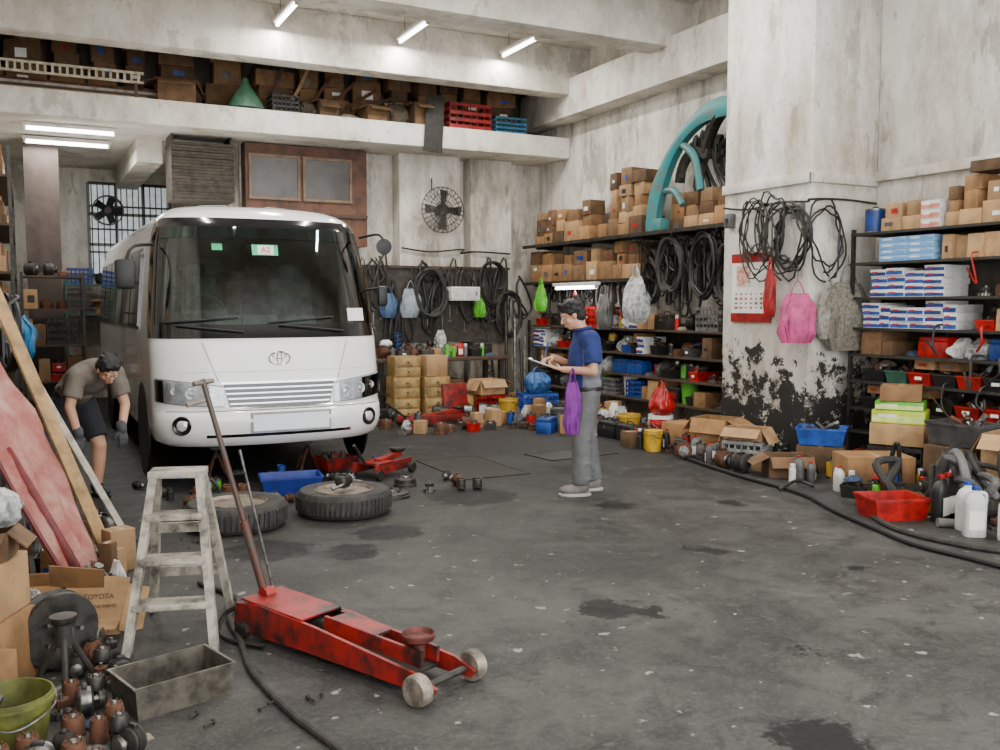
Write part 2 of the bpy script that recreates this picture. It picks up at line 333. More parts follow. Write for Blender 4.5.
def bottle(w,d,h,loc,rz=0,m=None,cn='white',where='on the floor',capm=None,group=None):
    e=E('oil_bottle',loc,(0,0,rz)); b=MB()
    pr=[(.94,0),(1,.02),(1,.62),(.96,.7),(.7,.82),(.34,.88),(.3,.92),(.3,.95)]; R=[]
    for s,z in pr:
        R.append([V((math.copysign(abs(math.cos(a))**.5,math.cos(a))*w/2*s,math.copysign(abs(math.sin(a))**.5,math.sin(a))*d/2*s,z*h)) for a in [2*pi*i/20 for i in range(20)]])
    b.rings(R).ob('bottle_body',m or white,e)
    MB().lathe([(w*.17,.93*h),(w*.18,.94*h),(w*.18,h),(w*.05,h+.002)],n=14).ob('bottle_cap',capm or red,e)
    MB().box((0,-d/2-.001,h*.34),(w*.7,.002,h*.38)).ob('bottle_label',blue if m is None else paper,e)
    MB().tube(cr([(w*.2,0,h*.88),(w*.46,0,h*.85),(w*.5,0,h*.7),(w*.45,0,h*.6)]),.012,8).ob('bottle_handle',m or white,e)
    return T(e,cn+' plastic fluid bottle '+where,'bottle',group)
def drum(loc,r=.12,h=.12,m=None,where='on the shelf',rot=(0,0,0),group=None):
    e=E('brake_drum',loc,rot); b=MB().lathe([(r,0),(r*1.05,0),(r*1.05,.02),(r*.98,.025),(r*.97,h*.8),(r*.8,h),(r*.4,h),(r*.4,h*.9),(r*.36,h*.9)],n=24)
    for i in range(6): b.cyl((math.cos(i*pi/3)*r*.6,math.sin(i*pi/3)*r*.6,h-.004),(math.cos(i*pi/3)*r*.6,math.sin(i*pi/3)*r*.6,h+.012),r*.07,n=6)
    b.ob('drum_body',m or rust,e); MB().lathe([(r*.34,h*.7),(r*.34,h*1.02),(r*.2,h*1.1),(r*.1,h*1.1)],n=16).ob('hub',steel,e); return T(e,'greasy round metal brake drum '+where,'brake drum',group)
def gear(loc,r,h,m,where,rot=(0,0,0)):
    e=E('gear',loc,rot); n=72; f=lambda u,z:1+(.07 if int(u*n/3)%2==0 else 0)
    MB().lathe([(r*.3,0),(r,0),(r,h),(r*.3,h),(r*.3,0)],n=n,cap=False).ob('gear_disc',m,e)
    MB().lathe([(r*.9,0.001),(r,0.001),(r,h-.001),(r*.9,h-.001)],n=n,fn=f).ob('gear_teeth',m,e); MB().lathe([(r*.3,-.0),(r*.3,h*1.6),(r*.2,h*1.6)],n=16).ob('gear_hub',steel,e)
    return T(e,'dark toothed metal gear '+where,'gear')
def spring(loc,r,h,m,where,lie=False):
    P=[(math.cos(t*.5)*r,math.sin(t*.5)*r,.012+h*t/70) for t in range(71)]
    return T(MB().tube(P,.01,6).ob('coil_spring',m,None,loc,(0,0,0)),'steel coil spring '+where,'spring')
def battery(loc,rz,where):
    e=E('car_battery',loc,(0,0,rz)); MB().box((0,0,.09),(.26,.17,.18),bev=.008).ob('battery_case',black,e); MB().box((0,0,.188),(.25,.16,.018),bev=.004).ob('battery_lid',grey,e)
    for s in (-1,1): MB().cyl((s*.09,.04,.19),(s*.09,.04,.215),.01).ob('terminal',steel,e)
    MB().box((0,-.086,.09),(.18,.002,.08)).ob('battery_label',red,e); return T(e,'black vehicle battery '+where,'battery')
def rag(loc,r,m,cn,where,seed):
    R=[]
    for k in range(9):
        t=k/8; R.append([V((math.cos(2*pi*i/26)*r*math.cos(t*1.5)*(1+.35*noise.noise(V((i*.5,t*3,seed)))),math.sin(2*pi*i/26)*r*.75*math.cos(t*1.5)*(1+.35*noise.noise(V((i*.5,t*3,seed+9)))),max(0,r*.45*math.sin(t*1.5)*(1+.5*noise.noise(V((i*.9,t*5,seed))))))) for i in range(26)])
    return T(MB().rings(R).ob('cloth_rag',m,None,loc),cn+' crumpled cloth rag '+where,'rag')
def pipe(loc,m,where,L=.5,r=.022,h=.12):
    a=U(0,6); P=[(0,0,r),(math.cos(a)*L*.3,math.sin(a)*L*.3,r+h*U(0,1)),(math.cos(a+.5)*L*.7,math.sin(a+.5)*L*.7,r+h*U(0,1)),(math.cos(a+U(-.3,.9))*L,math.sin(a+.5)*L,r)]
    b=MB().tube(cr(P),r,9); b.lathe([(r*1.4,-.01),(r*1.4,.01)],P[0],V(P[1])-V(P[0]),10)
    return T(b.ob('exhaust_pipe',m,None,loc),'bent metal pipe with flange '+where,'pipe')
def motor(loc,r=.08,L=.2,rz=0,where='on the shelf',m=None,group=None):
    e=E('alternator',loc,(0,0,rz)); b=MB(); pr=[(r*.5,-L/2),(r*.9,-L/2+.01)]
    for i in range(6): z=-L/2+.02+i*(L-.04)/6; pr+= [(r,z),(r,z+(L-.04)/12),(r*.9,z+(L-.04)/12),(r*.9,z+(L-.04)/6)]
    pr+=[(r*.9,L/2-.01),(r*.5,L/2)]; b.lathe(pr,(0,0,r*1.05),(1,0,0),18); b.box((0,0,r*.1),(L*.6,r*1.2,r*.2)); b.ob('motor_housing',m or rnd.choice([dsteel,grime,rust,steel]),e)
    MB().lathe([(.012,L/2),(.012,L/2+.02),(r*.6,L/2+.02),(r*.45,L/2+.03),(r*.6,L/2+.04),(.012,L/2+.045)],(0,0,r*1.05),(1,0,0),18).ob('pulley',steel,e)
    MB().box((0,0,r*2.05),(L*.3,r*.7,r*.35),bev=.004).ob('terminal_box',black,e)
    return T(e,'used finned alternator '+where,'alternator',group)
def sack(w,d,h,loc,rz=0,m=None,label='plastic bag',cat='bag',handle=True,name='carrier_bag',seed=0,rot=None,cord=0):
    e=E(name,loc,rot or (0,0,rz)); R=[]; n=44
    for k in range(15):
        t=k/14; s=(.78+.24*min(t*5,1)) if t<.2 else (1.02-.08*(t-.2)) if t<.72 else 1.0-.42*(t-.72)/.28; dd=d*(.7+.3*min(t*4,1))*(1 if t<.5 else 1-.85*(t-.5)/.5)
        r=[]
        for i in range(n):
            a=2*pi*i/n; ca,sn=math.cos(a),math.sin(a); ca=math.copysign(abs(ca)**.75,ca); sn=math.copysign(abs(sn)**.75,sn)
            q=1+.16*noise.noise(V((math.cos(a)*2,math.sin(a)*2,t*2.5+seed)))+.14*noise.noise(V((math.cos(a)*7,math.sin(a)*7,t*3+seed)))
            r.append(V((ca*w/2*s*q+.08*w*noise.noise(V((seed,t*2,5))),sn*dd/2*q*(1+.5*noise.noise(V((ca*9,t*2,seed)))),t*h+(.05*h*noise.noise(V((ca*6,seed,1))) if k==14 else 0))))
        R.append(r)
    MB().rings(R).ob('bag_body',m or white,e)
    if handle:
        for s in (-1,1): MB().tube(cr([(-w*.2,s*d*.04,h*.95),(-w*.12,s*d*.04,h*1.15),(0,0,h*1.27),(w*.12,s*d*.04,h*1.15),(w*.2,s*d*.04,h*.95)]),.006,6,flat=1.8).ob('bag_handle',m or white,e)
        if cord: MB().cyl((0,0,h*1.25),(0,0,h*1.27+cord),.004,n=6).ob('hanging_cord',black,e)
    return T(e,label,cat)
def coil(loc,R,r,turns,rot,m,label,cat='hose',name='hose_coil',drop=0,mess=.12):
    P=[]; n=26; sd=U(0,90)
    for i in range(turns*n+8):
        a=2*pi*i/n; k=i/n; rr=R*(1+mess*noise.noise(V((math.cos(a),math.sin(a),k*1.3+sd)))*2); P.append(V((math.cos(a)*rr*(1+drop)-drop*R,math.sin(a)*rr*(1-drop*.3),(k*1.3%2.1-1)*r*1.6)))
    return T(MB().tube(P,r,7).ob(name,m,None,loc,rot),label,cat)
def belt(x,y,z,L,w,r,m,label,name='fan_belt'):
    P=[(0,0,0),(0,w/2*.8,-w*.35),(0,w/2,-L*.5),(0,w/2*.9,-L+w*.4),(0,0,-L),(0,-w/2*.9,-L+w*.4),(0,-w/2,-L*.5),(0,-w/2*.8,-w*.35)]
    P=[V(p)+V((U(-.015,.015),U(-.03,.03),0)) for p in P]
    e=E(name,(x,y,z)); MB().tube(cr(P,6,True),r,6,True,flat=1.4).ob('belt_loop',m,e)
    MB().cyl((7.99-x,0,-.005-r),(-.02,0,-.002-r),.005,n=6).ob('hanging_nail',steel,e); return T(e,label,'belt','belts hanging on the wall')
def spanner(x,y,z,L,tilt=0,where='hanging on the wall',rz=0):
    e=E('spanner',(x,y,z),(tilt,0,rz)); b=MB(); b.box((0,0,-L/2),(.008,L*.06,L*.8),bev=.002); b.lathe([(L*.045,-.005),(L*.075,-.005),(L*.075,.005),(L*.045,.005),(L*.045,-.005)],(0,0,-L*.05),(1,0,0),14,cap=False)
    b.box((0,L*.055,-L*.94),(.009,L*.04,L*.12),rot=(-.35,0,0)); b.box((0,-L*.055,-L*.94),(.009,L*.04,L*.12),rot=(.35,0,0)); b.box((0,0,-L*.88),(.009,L*.13,L*.05)); b.ob('spanner_body',steel,e)
    return T(e,'steel combination spanner '+where,'tool','spanners hanging on the wall')
def bucket(loc,r,h,m,cn,where='on the floor',lid=False):
    e=E('bucket',loc,(0,0,U(0,3))); MB().lathe([(r*.8,0),(r*.97,h*.86),(r*1.04,h*.87),(r*1.04,h*.93),(r,h*.94),(r,h),(r*.95,h),(r*.78,.012)],n=26).ob('bucket_body',m,e)
    MB().tube(cr([(r*1.04,0,h*.9),(r*.9,-r*.6,h*.75),(0,-r*1.15,h*.6),(-r*.9,-r*.6,h*.75),(-r*1.04,0,h*.9)]),.004,6).ob('bucket_handle',steel,e)
    if lid: MB().lathe([(r*1.03,h-.004),(r*1.03,h+.012),(r*.9,h+.006),(.001,h+.006)],n=26).ob('bucket_lid',m,e)
    return T(e,cn+' plastic bucket '+where,'bucket')
def crate(w,d,h,loc,rz,m,cn,where):
    e=E('crate',loc,(0,0,rz)); b=MB(); t=.012; b.box((0,0,t/2),(w,d,t))
    for s in (-1,1):
        for k in (0.1,.36,.62,.93): b.box((0,s*(d/2-t/2),h*k),(w,t,h*.13)); b.box((s*(w/2-t/2),0,h*k),(t,d,h*.13))
        nx=6
        for i in range(nx+1): b.box((-w/2+t/2+(w-t)*i/nx,s*(d/2-t/2),h/2),(t*1.1,t,h)); b.box((s*(w/2-t/2),-d/2+t/2+(d-t)*i/nx,h/2),(t,t*1.1,h))
    b.ob('crate_body',m,e); MB().box((0,-d/2-.004,h*.92),(w*.3,.012,h*.1)).ob('crate_handle',m,e); return T(e,cn+' slatted plastic crate '+where,'crate')
def toolbox(loc,rz,m,cn,where,w=.36):
    e=E('toolbox',loc,(0,0,rz)); MB().box((0,0,.075),(w,.2,.15),bev=.008).ob('case_body',m,e); MB().box((0,0,.175),(w,.2,.05),bev=.015,tx=.95).ob('case_lid',m,e)
    MB().box((0,-.105,.14),(.04,.012,.05)).ob('case_latch',steel,e); MB().tube(cr([(-.07,0,.195),(-.06,0,.235),(.06,0,.235),(.07,0,.195)]),.008).ob('case_handle',black,e); return T(e,cn+' tool case '+where,'toolbox')
def plank(p,q,w,t,m,label,up=(0,-1,0),name='wooden_plank',cat='plank'):
    p=V(p);q=V(q); d=(q-p); L=d.length; d.normalize(); n=V(up); n=(n-d*n.dot(d)).normalized(); s=d.cross(n)
    mt=M((( s.x,n.x,d.x,0),(s.y,n.y,d.y,0),(s.z,n.z,d.z,0),(0,0,0,1))); b=MB().box((0,0,L/2),(w,t,L),bev=.003)
    o=b.ob(name,m); o.matrix_world=M.Translation(p)@mt; return T(o,label,cat)
def rack(x0,x1,y0,y1,zs,m,label,top,name='shelving_rack',shelf_m=None,back=None):
    e=E(name,((x0+x1)/2,(y0+y1)/2,0)); w=x1-x0; d=y1-y0
    for sx_ in (-1,1):
        for sy in (-1,1): MB().box((sx_*(w/2-.02),sy*(d/2-.02),top/2),(.035,.035,top)).ob('rack_post',m,e)
    for z in zs: MB().box((0,0,z-.0125),(w,d,.025)).ob('shelf_board',shelf_m or m,e)
    if back: MB().box((w/2-.004,0,(zs[0]+top)/2),(.006,d,top-zs[0])).ob('shade_backing',back,e)  # added dark sheet, stands in for shade behind the shelf items
    return T(e,label,'shelf')
def wshelf(x0,x1,y0,y1,z,m,label,br=5):
    e=E('wall_shelf',((x0+x1)/2,(y0+y1)/2,z)); w=x1-x0;d=y1-y0; MB().box((0,0,-.0125),(w,d,.025)).ob('shelf_board',m,e)
    MB().box((-w/2-.01,0,-.02),(.02,d,.05)).ob('shelf_edge',dsteel,e)
    for i in range(br): MB().box((0,-d/2+d*(i+.5)/br,-.05),(w,.03,.05)).ob('shelf_bracket',dsteel,e)
    return T(e,label,'shelf')
def row(axis,a0,a1,fix,z,dep,rz,fn,gap=(.005,.05)):
    a=a0
    while True:
        w=fn(None,None,None)
        if a+w>a1: break
        c=a+w/2; loc=(fix,c,z) if axis=='y' else (c,fix,z); fn(w,loc,rz); a+=w+U(*gap)
def cartons(where,group,wr=(.18,.42),hr=(.14,.34),dep=.34,stack=.45,tone=None,zmax=.62,jit=.06):
    def f(w,loc,rz):
        if w is None: return U(*wr)
        h=min(U(*hr),zmax); carton(w,dep*U(.7,1),h,loc,rz+U(-jit,jit),where,group=group,tone=tone)
        z=h+.003
        while rnd.random()<stack and z<zmax-.12:
            h2=min(U(*hr)*.8,zmax-z); carton(w*U(.6,.95),dep*U(.6,.8),h2,(loc[0],loc[1],loc[2]+z),rz+U(-.2,.2),where,group=group,tone=tone); z+=h2+.002
    return f
BC=[(red,'red'),(red,'red'),(black,'black'),(black,'black'),(grey,'grey'),(grey,'grey'),(blue,'blue'),(dsteel,'dark')]
def item(k,w,dep,hmax,loc,rz,where,group=None):
    if k=='c': carton(w,dep*.9,U(.55,1)*hmax,loc,rz,where,group=group)
    if k=='p':
        z=0; h=U(.05,.08)
        for i in range(int(hmax/h)): pbox(w,dep*U(.8,.95),h,(loc[0],loc[1],loc[2]+z),rz+U(-.05,.05),where); z+=h+.001
    if k=='b':
        m,cn=rnd.choice(BC); h=min(hmax,U(.09,.13)); bin_(w,dep*.9,h,loc,rz+U(-.06,.06),m,cn,where)
        if hmax>h*2.3: item(rnd.choice('brgmtc'),w*.9,dep*.8,min(.13,hmax-h*1.3),(loc[0],loc[1],loc[2]+h+.035),rz+U(-.1,.1),where)
    if k=='t': m,cn=rnd.choice(CM); tin(w*.45,min(hmax*.9,U(.14,.22)),loc,m,cn,where)
    if k=='a': m,cn=rnd.choice(CM); spray(loc,m,cn,where,min(hmax*.95,.2))
    if k=='m': motor(loc,min(.09,hmax*.4),w*.7,rz+U(-.5,.5),where)
    if k=='d': drum(loc,w*.42,min(U(.07,.14),hmax*.9),where=where)
    if k=='x': gear((loc[0],loc[1],loc[2]),w*.4,.03,rnd.choice([dsteel,rust,steel]),where); gear((loc[0],loc[1],loc[2]+.05),w*.3,.03,rnd.choice([dsteel,rust]),where)
    if k=='s': spring(loc,w*.35,hmax*.75,rnd.choice([dsteel,rust,blue]),where)
    if k=='y': battery(loc,rz,where)
    if k=='r': m,cn=rnd.choice([(grey,'grey'),(mat((.25,.2,.14),.9),'beige'),(mat((.04,.06,.12),.9),'navy'),(dsteel,'dark')]); rag(loc,w*.5,m,cn,where,U(0,90))
    if k=='T': m,cn=rnd.choice([(red,'red'),(black,'black'),(blue,'blue'),(dsteel,'steel')]); toolbox(loc,rz+U(-.1,.1),m,cn,where,w*.95)
    if k=='o': m,cn=rnd.choice(CM[3:]+CM[:1]); bottle(.1,.07,min(hmax*.95,.24),loc,rz,m,cn,where)
    if k=='g': sack(w*.9,dep*.7,hmax*.8,loc,rz,rnd.choice([poly,poly,white,grey]),'crumpled plastic parts bag '+where,handle=False,name='parts_bag',seed=U(0,50))
    if k=='w':
        for i in range(int(min(3,hmax/.065))): drum((loc[0],loc[1],loc[2]+i*.068),w*.4,.055,dsteel,where)
    if k=='C': m,cn=rnd.choice([(black,'black'),(blue,'blue'),(grey,'grey'),(red,'red')]); crate(w,dep*.9,hmax*.85,loc,rz,m,cn,where)
    if k=='k': m,cn=rnd.choice(CM); bucket(loc,w*.45,min(.28,hmax),m,cn,where,lid=rnd.random()<.5)
    if k=='O': carton(w,dep*.9,U(.6,.9)*hmax,loc,rz+U(-.3,.3),where,opened=True)
    if k=='P': pipe(loc,rnd.choice([rust,dsteel,steel,black]),where,w*1.1,U(.012,.025))
WW={'c':(.1,.28),'p':(.12,.22),'b':(.13,.22),'t':(.09,.14),'m':(.17,.24),'d':(.16,.22),'o':(.11,.11),'g':(.15,.22),'w':(.17,.22),'x':(.16,.2),'s':(.12,.16),'y':(.28,.28),'r':(.16,.24),'T':(.34,.38),'a':(.075,.08),'C':(.35,.45),'k':(.24,.3),'O':(.28,.4),'P':(.3,.5)}
def mixed(where,dep=.32,hmax=.24,weights='cpbtmd',group=None):
    def f(w,loc,rz):
        if w is None: f.k=rnd.choice(weights); return U(*WW[f.k])
        item(f.k,w,dep,hmax,loc,rz,where,group)
    return f
OCC=[]
def occ(x,y,r): OCC.append((x,y,r))
def scatter(n,x0,x1,y0,y1,kinds,where,hm=.3,zr=(0,6.28),sc=1,cond=None):
    c=0
    for _ in range(n*60):
        if c>=n: break
        k=rnd.choice(kinds); w=U(*WW[k])*sc; x=U(x0,x1); y=U(y0,y1); r=w*.46
        if k in 'cbgyTCO': r=w*.52
        if cond and not cond(x,y): continue
        if x+r>7.12 and 6.9<y<8.6: continue
        if all((x-a)**2+(y-b)**2>(r+q)**2 for a,b,q in OCC):
            occ(x,y,r); c+=1; item(k,w,w*.8/.9,hm*U(.6,1),(x,y,0),U(*zr),where)
RZ=-pi/2
# ---- right wall (beyond pillar)
wshelf(7.5,7.99,8.5,13.85,2.63,dwood,'long dark wall shelf crowded with cartons',6)
G1='cartons on the high wall shelf'; W1='on the high wall shelf'
row('y',10.55,11.9,7.74,2.63,.4,RZ,cartons(W1,G1,dep=.4,stack=.95,zmax=1.0,wr=(.22,.42),hr=(.16,.32)),(.0,.02))
row('y',11.9,13.8,7.74,2.63,.4,RZ,cartons(W1,G1,dep=.4,stack=.9,zmax=.6,wr=(.22,.45)),(.0,.03))
row('y',8.6,10.4,7.82,2.63,.24,RZ,cartons(W1,G1,dep=.26,stack=.95,zmax=.5,wr=(.2,.36),hr=(.14,.26)),(.0,.03))
wshelf(7.5,7.99,10.6,13.85,2.02,dwood,'dark wall shelf packed with parts cartons',4)
row('y',10.65,13.8,7.74,2.02,.4,RZ,cartons('on the lower wall shelf','cartons on the lower wall shelf',dep=.4,stack=.9,hr=(.16,.28),zmax=.54,wr=(.2,.42)),(.0,.02))
rack(7.5,7.98,8.55,13.7,(.36,.68,.98,1.32),dsteel,'long steel shelving unit filled with greasy spare parts',1.4,shelf_m=dwood,back=grime)  # grime-coloured backing is added to darken the shelf gaps
for z,wt in ((.36,'bbTmdckgCwxyc'),(.68,'bbcbtmdcogwxsrT'),(.98,'bbcbrtmaogwxsdp')): row('y',8.62,13.6,7.72,z,.4,RZ,mixed('in the steel shelving',.42,.28,wt),(.0,.01))
row('y',8.62,13.6,7.72,1.32,.4,RZ,mixed('on top of the steel shelving',.4,.36,'bmdtogwmxsrTaaCcrp'),(.0,.01))
for i in range(44):
    y=8.6+.052*i+U(-.03,.03); belt(7.62+.08*(i%5),y,U(2.3,2.57),U(.35,.95),U(.08,.3),U(.008,.017),rnd.choice([rubber,black,rubber,dsteel]),'black rubber fan belt loop hanging from a nail')
for i in range(30):
    y=10.75+.1*i; belt(7.6+.1*(i%3),y,1.96,U(.2,.55),U(.06,.2),U(.008,.014),rnd.choice([rubber,black,dsteel,red if i%9==0 else black]),'thin dark belt loop hanging under the shelf')
coil((7.58,9.95,2.12),.27,.022,4,(0,pi/2,0),rubber,'black rubber hose coil hanging on the wall',drop=.25); coil((7.55,9.25,2.05),.3,.019,4,(.1,pi/2,0),black,'loose black cable coil hanging on the wall',drop=.3)
coil((7.6,10.4,1.9),.22,.016,4,(0,pi/2,0),dsteel,'grey cable coil hanging on the wall',drop=.3); coil((7.57,8.8,1.95),.24,.022,4,(0,pi/2,0),rubber,'thick black hose coil hanging beside the pillar',drop=.35)
for i in range(10): spanner(7.985,10.75+i*.28,1.95,U(.25,.4),U(-.06,.06))
sack(.42,.26,.6,(7.32,10.35,1.42),RZ,poly,'clear plastic bag hanging beside the wall shelf',seed=3,cord=.42); sack(.24,.14,.42,(7.36,13.0,1.55),RZ,green,'green plastic bag hanging by the wall shelf',seed=8)
sack(.3,.16,.5,(7.38,11.2,1.3),RZ,grey,'grey plastic bag hanging under wall shelf',seed=18,cord=.05); sack(.26,.12,.4,(7.38,12.0,1.35),RZ,mat((.4,.03,.03),.5,var=.6),'red plastic bag hanging under wall shelf',seed=48,cord=.12)
# turquoise bumper frame standing on front of the high shelf
e=E('bumper_frame',(7.6,9.3,2.635)); P=cr([(.02,-.6,1.36),(.01,-.3,1.4),(0,.1,1.33),(-.01,.5,1.08),(-.02,.78,.74),(-.02,.96,.38),(-.02,1.02,.0)],8)
R=[]
for i,p in enumerate(P):
    d=(P[min(i+1,len(P)-1)]-P[max(i-1,0)]).normalized(); s=V((1,0,0)); n=d.cross(s).normalized(); w=.095+.025*math.sin(i*.2)
    R.append([p+n*w*.9+s*.05,p+n*w+s*-.06,p+n*w*.4+s*-.09,p-n*w*.4+s*-.09,p-n*w+s*-.06,p-n*w*.9+s*.05])
MB().rings(R).ob('frame_arch',teal,e,smooth=False)
MB().tube(cr([(-.02,.45,1.08),(-.02,.2,.9),(-.02,.1,.65),(-.02,.05,.45)]),.05,8).ob('frame_strut',teal,e); MB().tube(cr([(-.02,.88,.5),(-.02,.6,.5),(-.02,.4,.3)]),.045,8).ob('frame_strut',teal,e)
MB().box((-.02,.95,.08),(.15,.34,.16),bev=.02).ob('frame_foot',teal,e)
T(e,'worn curved turquoise metal bumper frame standing on the wall shelf','frame')
for i in range(10):
    y=8.6+i*.12; MBt=MB().tube(cr([(0,-.05,0),(U(-.1,.0),U(-.05,.1),.25),(U(-.12,0),.12,U(.35,.6)),(.05,.3,U(.5,.85)),(.06,.45,.4+U(-.1,.2))]),U(.014,.034),7)
    T(MBt.ob('radiator_hose',rnd.choice([black,dsteel,grey]),None,(7.86,y,3.13)),'black rubber radiator hose draped over shelf boxes','hose','hoses draped over the high shelf')
for j,(y,z,s,m_,a0,a1) in enumerate(((8.95,3.14,1,grey,.1,.62),(9.35,3.14,.8,dsteel,.0,.55),(9.0,3.14,.75,black,.3,.95),(9.7,3.14,.65,grime,.1,.7),(8.85,3.14,1.25,dsteel,.15,.5))):
    e=E('mudguard',(7.9-.07*j,y,z),(U(-.2,.2),0,U(-.1,.1))); MB().tube([(0,.42*s*math.cos(pi*(a0+(a1-a0)*a/12)),.7*s*math.sin(pi*(a0+(a1-a0)*a/12))) for a in range(13)],.045,8,flat=2).ob('mudguard_arch',m_,e)
    MB().box((0,.4*s*math.cos(pi*a0),.7*s*math.sin(pi*a0)-.02),(.1,.1,.12),bev=.01).ob('mudguard_flange',m_,e); T(e,'curved dark mudguard piece stacked above wall shelf','mudguard','mudguards above the wall shelf')
# ---- recess shelves beside pillar
zs=(.36,.6,.88,1.15,1.42,1.73,2.08,2.38)
rack(7.6,8.1,4.6,6.96,zs,dsteel,'tall dark steel shelving unit packed with spare parts',2.42,shelf_m=mat((.035,.031,.026),.6,.3),back=mat((.05,.042,.033),.8,var=.5))
def rr(y0,y1,z,fn,gap=(.0,.01)): row('y',y0,y1,7.84,z,.4,RZ,fn,gap)
W2='on the steel parts shelf'
tin(.1,.25,(7.8,6.83,2.38),blue,'dark blue',W2); rr(6.2,6.7,2.38,cartons(W2,'cartons on the top parts shelf',wr=(.2,.28),hr=(.13,.18),dep=.36,stack=.8,zmax=.33,tone=1))
def whites(w,loc,rz):
    if w is None: return .22
    z=0
    for i in range(3): pbox(.21,.36,.085,(loc[0],loc[1],loc[2]+z),rz,W2,c1=white,c2=mat((.6,.2,.15),.6),cn='white and red'); z+=.087
rr(5.96,6.2,2.38,whites)
rr(4.65,5.95,2.38,cartons(W2,'cartons on the top parts shelf',wr=(.14,.28),hr=(.12,.22),dep=.38,stack=.9,zmax=.45))
carton(.5,.34,.1,(7.8,5.4,2.84),RZ+.05,'on the parts shelf stack',tone=2)
pb_=mat((.27,.48,.74),.5,rv=.15)
def blues(w,loc,rz):
    if w is None: return U(.26,.36)
    z=0
    for i in range(4): pbox(w,.4,.058,(loc[0],loc[1],loc[2]+z),rz+U(-.02,.02),W2,c1=pb_,c2=mat((.12,.32,.65),.5,var=.3,sc=30),cn='pale blue'); z+=.06
rr(6.0,6.9,2.08,blues); rr(4.65,6.0,2.08,cartons(W2,'cartons on the second parts shelf',wr=(.1,.2),hr=(.2,.25),dep=.4,stack=0,tone=1))
rr(5.9,6.9,1.73,mixed(W2,.42,.3,'pppcp')); rr(4.65,5.9,1.73,mixed(W2,.42,.28,'cmmdwxTPcr'))
rr(5.75,6.9,1.42,mixed(W2,.42,.27,'pppcg')); rr(4.65,5.75,1.42,mixed(W2,.42,.26,'pmbgcxcr'))
rr(4.65,6.9,1.15,mixed(W2,.44,.24,'ggmcgTrdgbc'))
def bins(seq):
    it=iter(seq)
    def f(w,loc,rz):
        if w is None: return .265
        k=next(it,'r'); m,cn={'r':(red,'red'),'k':(black,'black'),'g':(grey,'grey'),'n':(mat((.03,.1,.06),.6),'dark green')}[k]; bin_(.25,.42,.12,loc,rz+U(-.03,.03),m,cn,W2)
        item(rnd.choice('rgmcPr'),.22,.3,.12,(loc[0],loc[1],loc[2]+.15),rz,W2)
    return f
rr(4.65,6.93,.88,bins('rrkrkrnkg')); rr(4.65,6.93,.6,bins('rrrrkrgk')); rr(4.65,6.9,.36,mixed(W2,.42,.22,'gmdbwxrT'))
for i in range(14):
    z=rnd.choice(zs[1:7]); y=U(4.75,6.8); L=U(.12,.3); T(MB().tube(cr([(.12,0,.04),(-.02,.01,.03),(-.05,U(-.05,.05),-L*.6),(-.04,U(-.1,.1),-L),(-.05,U(-.1,.1),-L*.4)]),U(.006,.014),6).ob('dangling_cable',rnd.choice([black,rubber,dsteel,red]),None,(7.6,y,z)),'thin cable dangling over the shelf edge','cable','cables dangling from the parts shelf')
# ---- pillar fittings
e=E('wall_calendar',(7.17,7.95,1.47)); pg=MB().box((0,0,.36),(.012,.62,.58)).ob('calendar_page',paper,e); MB().box((-.002,0,.7),(.014,.63,.1)).ob('calendar_header',red,e)
MB().box((-.002,0,.04),(.012,.63,.1)).ob('calendar_footer',red,e); MB().cyl((0,0,.75),(0,0,.84),.006).ob('hanging_cord',steel,e); MB().box((-.008,.12,.5),(.004,.22,.22)).ob('calendar_picture',mat((.5,.15,.1),.6,var=.9,sc=14,c2=(.6,.6,.5)),pg)
b=MB()
for i in range(4):
    for j in range(7): b.box((-.0075,-.25+j*.08,.15+i*.05),(.002,U(.02,.05),U(.012,.03)))
o=b.ob('printed_dates',mat((.35,.1,.12),.7),pg); o['kind']='stuff'
T(e,'white paper wall calendar with red header on the pillar','calendar')
for (x,y,z,R,r,t,m_) in ((7.1,7.4,2.25,.3,.011,3,dsteel),(7.13,7.62,2.42,.24,.01,3,black),(7.09,7.75,2.3,.3,.008,3,dsteel),(7.11,7.3,2.3,.22,.012,4,black),(7.13,7.9,2.45,.2,.008,3,rubber)):
    coil((x,y,z),R,r,t,(U(-.1,.1),pi/2,U(-.1,.1)),m_,'tangle of thin cables hanging on the pillar','cable','cable_coil',drop=.3,mess=.3)
coil((7.32,7.03,2.25),.26,.01,3,(pi/2,pi/2,0),black,'black cable loops hanging on pillar corner','cable','cable_coil',drop=.3,mess=.3)
sack(.15,.08,.5,(7.07,7.55,1.52),RZ,red,'red cloth bag hanging on the pillar',seed=5,cord=.1); sack(.36,.15,.5,(7.02,7.1,1.26),-.7,pink,'pink drawstring bag hanging on the pillar corner',seed=12,cord=.15)
sack(.6,.2,.7,(7.6,6.98,1.18),0,mat((.2,.18,.14),.8,var=.6,sc=30,bump=.5),'grey mesh sack hanging on the pillar face',seed=15,cord=.1); sack(.26,.12,.5,(7.35,7.0,1.3),0,mat((.3,.28,.24),.8,var=.5,sc=20),'pale mesh bag hanging beside the mesh sack',seed=19,cord=.1)
T(MB().tube(cr([(7.15,8.4,2.75),(7.15,8,2.7),(7.14,7.5,2.73),(7.13,7.1,2.7),(7.13,7.06,2.72),(7.6,7.07,2.74),(8.08,7.07,2.72)]),.012,7).ob('electric_cable',black),'black electric cable strung around the pillar','cable')
